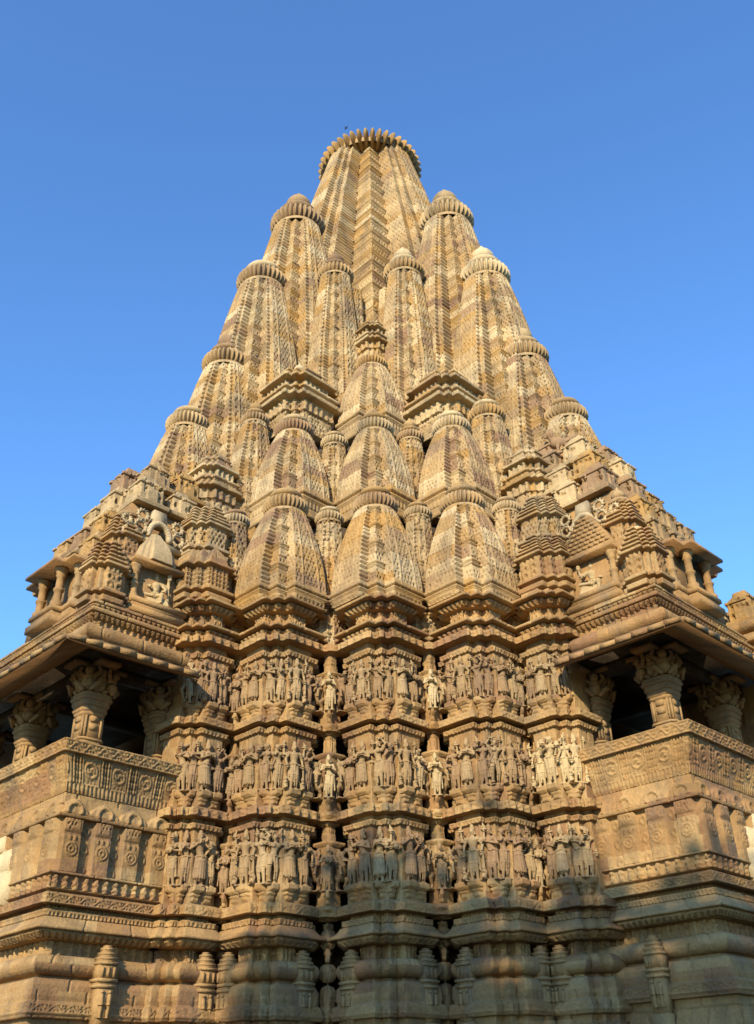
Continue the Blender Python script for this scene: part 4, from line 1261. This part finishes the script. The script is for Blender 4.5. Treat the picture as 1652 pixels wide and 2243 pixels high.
def lion_mesh():
    """striding lion looking back over its shoulder"""
    m = MB()
    m.capsule((-.28, 0, .34), (.22, 0, .38), .13, .155, 14); m.sphere((.24, 0, .40), (.16, .14, .17), 14, 10); m.capsule((.28, 0, .46), (.36, 0, .62), .12, .10, 12); m.sphere((.40, .02, .68), (.12, .11, .115), 14, 10)
    m.capsule((.47, .03, .66), (.54, .04, .645), .055, .045, 10); m.capsule((.46, .03, .61), (.52, .04, .585), .035, .03, 8)
    for i in range(12):
        a = i / 12 * 2 * math.pi; m.sphere((.33, .12 * math.cos(a), .64 + .13 * math.sin(a)), .045, 8, 6)
    for sg, dx in ((-1, .06), (1, -.04)):
        m.capsule((.24 + dx, .09 * sg, .34), (.26 + dx, .09 * sg, .16), .06, .045, 10); m.capsule((.26 + dx, .09 * sg, .16), (.25 + dx, .09 * sg, .04), .042, .036, 10); m.capsule((.25 + dx, .09 * sg, .03), (.33 + dx, .09 * sg, .028), .04, .034, 8)
        m.capsule((-.28 - dx, .08 * sg, .34), (-.20 - dx, .10 * sg, .22), .095, .06, 12); m.capsule((-.20 - dx, .10 * sg, .22), (-.32 - dx, .09 * sg, .13), .05, .036, 10); m.capsule((-.32 - dx, .09 * sg, .13), (-.28 - dx, .09 * sg, .03), .034, .032, 10); m.capsule((-.28 - dx, .09 * sg, .028), (-.2 - dx, .09 * sg, .028), .038, .032, 8)
        m.sphere((.46, .02 + .045 * sg, .72), .02, 6, 5); m.sphere((.36, .02 + .09 * sg, .77), .032, 8, 6)
    for i in range(8):
        t0, t1 = i / 8, (i + 1) / 8
        f = lambda t: (-.38 - .12 * math.sin(t * 2.6), 0, .38 + .38 * t)
        m.capsule(f(t0), f(t1), .03, .028, 8)
    m.box(0, 0, -.02, .95, .3, .04)
    return remeshed(m, 'lion_statue', M_STATUE, .014)

def seated_mesh(left):
    """god seated with one leg hanging, several arms, tall crown, staff or hood beside him"""
    m = MB()
    hip = np.array([0, 0, .30])
    m.box(-.02, 0, 0, .34, .6, .13, t=.02); m.box(-.02, 0, .13, .30, .52, .08)
    m.capsule(hip, (.0, .01, .46), .10, .085, 14); m.capsule((.0, .01, .46), (.01, .0, .60), .085, .105, 14); m.capsule((0, .11, .65), (0, -.11, .65), .055, .055, 10); m.sphere((.05, 0, .44), (.06, .07, .06), 12, 8)
    m.capsule((0, 0, .66), (.01, .0, .74), .045, .04, 10); m.sphere((.02, 0, .80), (.062, .056, .072), 14, 10); m.sphere((.07, 0, .79), .012, 6, 5)
    for zz, rr in ((.85, .058), (.89, .05), (.92, .042), (.95, .032), (.98, .02)): m.sphere((.01, 0, zz), (rr, rr, .026), 12, 6)
    for sg in (-1, 1): m.sphere((.01, .06 * sg, .78), (.015, .012, .035), 8, 6)
    # one leg folded, one hanging
    m.capsule((.03, -.07, .29), (.12, -.24, .28), .07, .055, 12); m.capsule((.12, -.24, .28), (.17, -.04, .245), .05, .034, 12); hand(m, (.17, -.04, .245), (.2, 1, 0), 1, .011)
    m.capsule((.03, .07, .29), (.19, .13, .27), .07, .054, 12); m.capsule((.19, .13, .27), (.18, .12, .08), .05, .034, 12); m.capsule((.18, .12, .05), (.25, .13, .04), .03, .022, 8)
    for sg, el, ha in ((1, (.05, .22, .50), (.15, .18, .40)), (-1, (.05, .22, .50), (.16, .14, .50)), (1, (-.01, .25, .62), (.03, .26, .80)), (-1, (-.01, .25, .62), (.03, .26, .78))):
        sh = np.array([0, .13 * sg, .64]); el = np.array([el[0], el[1] * sg, el[2]]); ha = np.array([ha[0], ha[1] * sg, ha[2]])
        m.sphere(sh, .05, 10, 7); m.capsule(sh, el, .042, .033, 10); m.capsule(el, ha, .032, .024, 10); hand(m, ha, ha - el, sg, .011)
    m.sphere((.03, .27, .90), (.03, .05, .10) if left else (.03, .04, .05), 12, 8); m.capsule((.02, .27, .84), (.02, .28, .12), .018, .022, 8)
    m.sphere((.03, -.27, .86), (.04, .045, .05), 10, 7)
    for i in range(16):
        a = 2 * math.pi * i / 16; m.sphere((.005 + .098 * math.cos(a), .10 * math.sin(a), .36), .02, 6, 4)
    for i in range(9):
        a = -1.4 + 2.8 * i / 8; m.sphere((.07 + .02 * math.cos(a), .07 * math.sin(a), .64 - .04 * math.cos(a)), .014, 6, 4)
    return remeshed(m, 'seated_statue', M_STATUE, .011)

M_PALE = stone('pale_statue_sandstone', [(0.0, (0.50, 0.39, 0.215)), (0.6, (0.43, 0.32, 0.16)), (1.0, (0.36, 0.255, 0.125))], use_attr=False, stain=0.2, bump=0.006)
PALE_FIG = [(figure(**KINDS[0][0]), KINDS[0][1]), (figure(**KINDS[2][0]), KINDS[2][1]), (figure(**KINDS[3][0]), KINDS[3][1])]
for me, _ in PALE_FIG: me.materials.clear(); me.materials.append(M_PALE)

ROWS = ('lowest', 'middle', 'top')
ORD6 = {3: 'first', 2: 'second', 0: 'third', 1: 'fourth', 4: 'fifth', 5: 'sixth'}
ORDL = {0: 'first', 1: 'second', 2: 'third', 3: 'fourth'}
ORDR = {3: 'first', 2: 'second', 0: 'third', 1: 'fourth'}
PICK = {'left bay': [[1, 6, 3, 8, 9, 2], [2, 8, 9, 4, 3, 1], [8, 5, 9, 1, 3, 6]],
        'middle bay': [[9, 4, 5, 1, 7, 2], [1, 2, 9, 4, 3, 8], [8, 1, 3, 2, 9, 4]],
        'right bay': [[5, 8, 3, 1, 9, 2], [2, 6, 9, 1, 3, 4], [1, 8, 3, 5, 9, 2]],
        'bay beside the left balcony': [[4, 5, 7, 2], [8, 5, 9, 1], [6, 1, 3, 2]], 'bay beside the right balcony': [[5, 2, 9, 8], [2, 5, 3, 1], [1, 8, 9, 4]]}
tm = np.array([[ex[0], ey[0]], [ex[1], ey[1]]])
first = set()
sr = np.random.default_rng(91)
for nm, ti, si, (lx_, ly_, z), ang, kind in STATUES:
    wx, wy = tm @ np.array([lx_, ly_]) + np.array(TC[:2])
    toward_cam = math.atan2(0 - wy, 0 - wx)
    a = ang + TR
    if kind == 'bay':
        ks = PICK[nm][ti]
        kd = ks[si % len(ks)]
        pale = nm == 'bay beside the right balcony' and ti == 1
        if pale: me, desc = PALE_FIG[1 + si % 2]
        else: me, desc = FIG[kd]
        H = {0: .74, 1: .745, 2: .70}[ti] * (1.0 if si in (0, 1, 2, 4) else .93)
        od = (ORDL if 'left balcony' in nm else ORDR if 'right balcony' in nm else ORD6)[si]
        col_ = 'pale cream' if pale else 'sandstone'
        lab = f"{'pale ' if pale else ''}{desc}, {od} from left, {ROWS[ti]} row, {nm}"
        nme, cat, grp = 'statue', 'statue', 'standing figures carved along the temple wall'
        da = ((toward_cam - a + math.pi) % (2 * math.pi) - math.pi) * .35 + sr.uniform(-.15, .15)
        a += da
    elif kind == 'pier':
        pl = nm.startswith('recess') and ('middle bay' in nm) and ti > 0
        me, desc = (PALE_FIG[0] if pl else FIG[(0, 4, 0, 4)[(ti + len(nm)) % 4]])
        H = .66
        lab = f"{'pale ' if pl else ''}{desc} standing in the {nm}, {ROWS[ti]} row"
        nme, cat, grp = 'statue', 'statue', 'women standing in the recesses'
        a += sr.uniform(-.1, .1)
    else:
        me, H = BEAST, .60
        lab = f"rearing horned lion, {'left' if si < 0 else 'right'} side, {nm}, {ROWS[ti]} row"
        nme, cat, grp = 'lion_beast_statue', 'beast statue', 'rearing lions in the recesses'
    o = bpy.data.objects.new(nme, me)
    COL.objects.link(o)
    o.location = (wx, wy, z); o.rotation_euler = (0, 0, a)
    s_ = H * sr.uniform(.96, 1.03); o.scale = (s_ * 1.15, s_ * 1.17, s_)
    tag(o, lab, cat, grp)

def wpos(x, y): return tm @ np.array([x, y]) + np.array(TC[:2])
for left in (True, False):
    RC = 8.22 if left else 8.10
    r_, k_ = RC - (1.08 if left else 1.12), 2.09
    lx_, ly_ = (r_, k_) if left else (k_, r_)
    me = seated_mesh(left)
    if not left: me.materials.clear(); me.materials.append(M_PALE)
    else: me.materials.clear(); me.materials.append(M_PALE)
    o = bpy.data.objects.new('seated_statue', me); COL.objects.link(o)
    wx, wy = wpos(lx_, ly_)
    o.location = (wx, wy, 8.43 + (0 if left else .12)); o.rotation_euler = (0, 0, TR + (R(66) if left else R(22))); o.scale = (.66, .78, .615)
    tag(o, 'pale many-armed god seated in the pillared niche above the ' + ('left' if left else 'right') + ' balcony', 'statue', 'seated gods in the roof niches')
o = bpy.data.objects.new('lion_statue', lion_mesh()); COL.objects.link(o)
wx, wy = wpos(.75, 6.05)
o.location = (wx, wy, 12.45); o.rotation_euler = (0, 0, R(168)); o.scale = (.75,) * 3
tag(o, 'pale stone lion striding on the top tier of the right balcony roof', 'lion statue')

# ------------------------------------------------------------------ bird by the top disc, ground, trees behind the viewer that shade the foot of the temple
BIRD = (-0.71, 18.60, 27.47)
m = MB()
m.sphere((0, 0, 0), (.16, .07, .07), 12, 8); m.sphere((.17, 0, .05), .055, 10, 7); m.capsule((.21, 0, .05), (.27, 0, .04), .016, .006, 6); m.prism([(-.12, -.03), (-.34, -.06), (-.34, .06), (-.12, .03)], -.01, .01)
for sg in (-1, 1): m.prism([(.08, .05 * sg), (.10, .26 * sg), (.0, .46 * sg), (-.06, .24 * sg), (-.08, .05 * sg)][::sg], .02, .035)
MBIRD = bpy.data.materials.new('dark_feathers'); MBIRD.use_nodes = True
MBIRD.node_tree.nodes['Principled BSDF'].inputs['Base Color'].default_value = (.03, .03, .035, 1)
bird = m.build('bird', MBIRD, None, BIRD, R(40)); bird.scale = (.2, .2, .2)
tag(bird, 'small dark bird flying beside the top of the highest spire', 'bird')

gm = bpy.data.materials.new('dry_grass'); gm.use_nodes = True
nt = gm.node_tree; b = nt.nodes['Principled BSDF']; b.inputs['Roughness'].default_value = .95
tn = nt.nodes.new('ShaderNodeTexNoise'); tn.inputs['Scale'].default_value = .4; tn.inputs['Detail'].default_value = 8
g_ = nt.nodes.new('ShaderNodeNewGeometry'); nt.links.new(g_.outputs['Position'], tn.inputs['Vector'])
rr = ramp(nt, [(.35, (.05, .06, .02)), (.65, (.10, .085, .04))]); nt.links.new(tn.outputs['Fac'], rr.inputs['Fac']); nt.links.new(rr.outputs['Color'], b.inputs['Base Color'])
n = 40
th = np.arange(n) / n * 2 * np.pi
V = np.array([[r * math.cos(t), r * math.sin(t), 0] for r in (12, 60, 300, 1200) for t in th] + [[0, 0, 0]])
idx = np.arange(4 * n).reshape(4, n); nn = np.roll(idx, -1, 1)
gr = mesh_np('ground', V, [np.stack([idx[:-1], idx[1:], nn[1:], nn[:-1]], -1).reshape(-1, 4), np.stack([idx[0], nn[0], np.full(n, 4 * n)], -1)], gm)
tag(gr, kind='structure')
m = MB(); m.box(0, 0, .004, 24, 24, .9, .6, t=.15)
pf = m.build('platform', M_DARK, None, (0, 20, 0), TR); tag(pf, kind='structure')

lm = bpy.data.materials.new('leaves'); lm.use_nodes = True
lm.node_tree.nodes['Principled BSDF'].inputs['Base Color'].default_value = (.06, .10, .03, 1)
bkm = bpy.data.materials.new('bark'); bkm.use_nodes = True
bkm.node_tree.nodes['Principled BSDF'].inputs['Base Color'].default_value = (.10, .07, .045, 1)
def tree(x, y, h, rad, seed, label):
    r = np.random.default_rng(seed)
    root = tag(empty('tree', (x, y, 0)), label, 'tree', 'leafy trees standing behind the viewer')
    m = MB(); m.capsule((0, 0, 0), (.2, .1, h * .55), .45, .28, 12)
    cl = []
    for i in range(9):
        a = r.uniform(0, 6.28); q = np.array([math.cos(a) * rad * .6, math.sin(a) * rad * .6, h * r.uniform(.6, .88)])
        m.capsule((.2, .1, h * r.uniform(.35, .55)), q, .16, .05, 8); cl.append(q)
    m.build('trunk', bkm, root)
    N = 5200
    c = np.array(cl + [np.array([0, 0, h * .8])])
    ci = r.integers(len(c), size=N)
    p = c[ci] + r.normal(size=(N, 3)) * np.array([rad * .24, rad * .24, h * .085])
    p[:, 2] = np.minimum(p[:, 2], h)
    d1 = r.normal(size=(N, 3)); d1 /= np.linalg.norm(d1, axis=1)[:, None]; d2 = np.cross(d1, r.normal(size=(N, 3))); d2 /= np.linalg.norm(d2, axis=1)[:, None]
    s1 = r.uniform(.12, .28, N)[:, None]
    V = np.stack([p - d1 * s1, p + d2 * s1 * .6, p + d1 * s1, p - d2 * s1 * .6], 1).reshape(-1, 3)
    mesh_np('crown', V, np.arange(4 * N).reshape(N, 4), lm, root)
TREES = [(-4.9, -8.0, 14.5, 2.5, 1, 'tallest leafy tree, close behind the viewer'), (-1.0, -8.5, 13.3, 2.8, 2, 'round leafy tree behind the viewer on the right'), (3.4, -8.2, 12.9, 2.8, 3, 'broad leafy tree, rightmost behind the viewer'), (-6.9, -8.6, 13.3, 1.3, 4, 'smallest leafy tree, leftmost behind the viewer')]
for t in TREES: tree(*t)
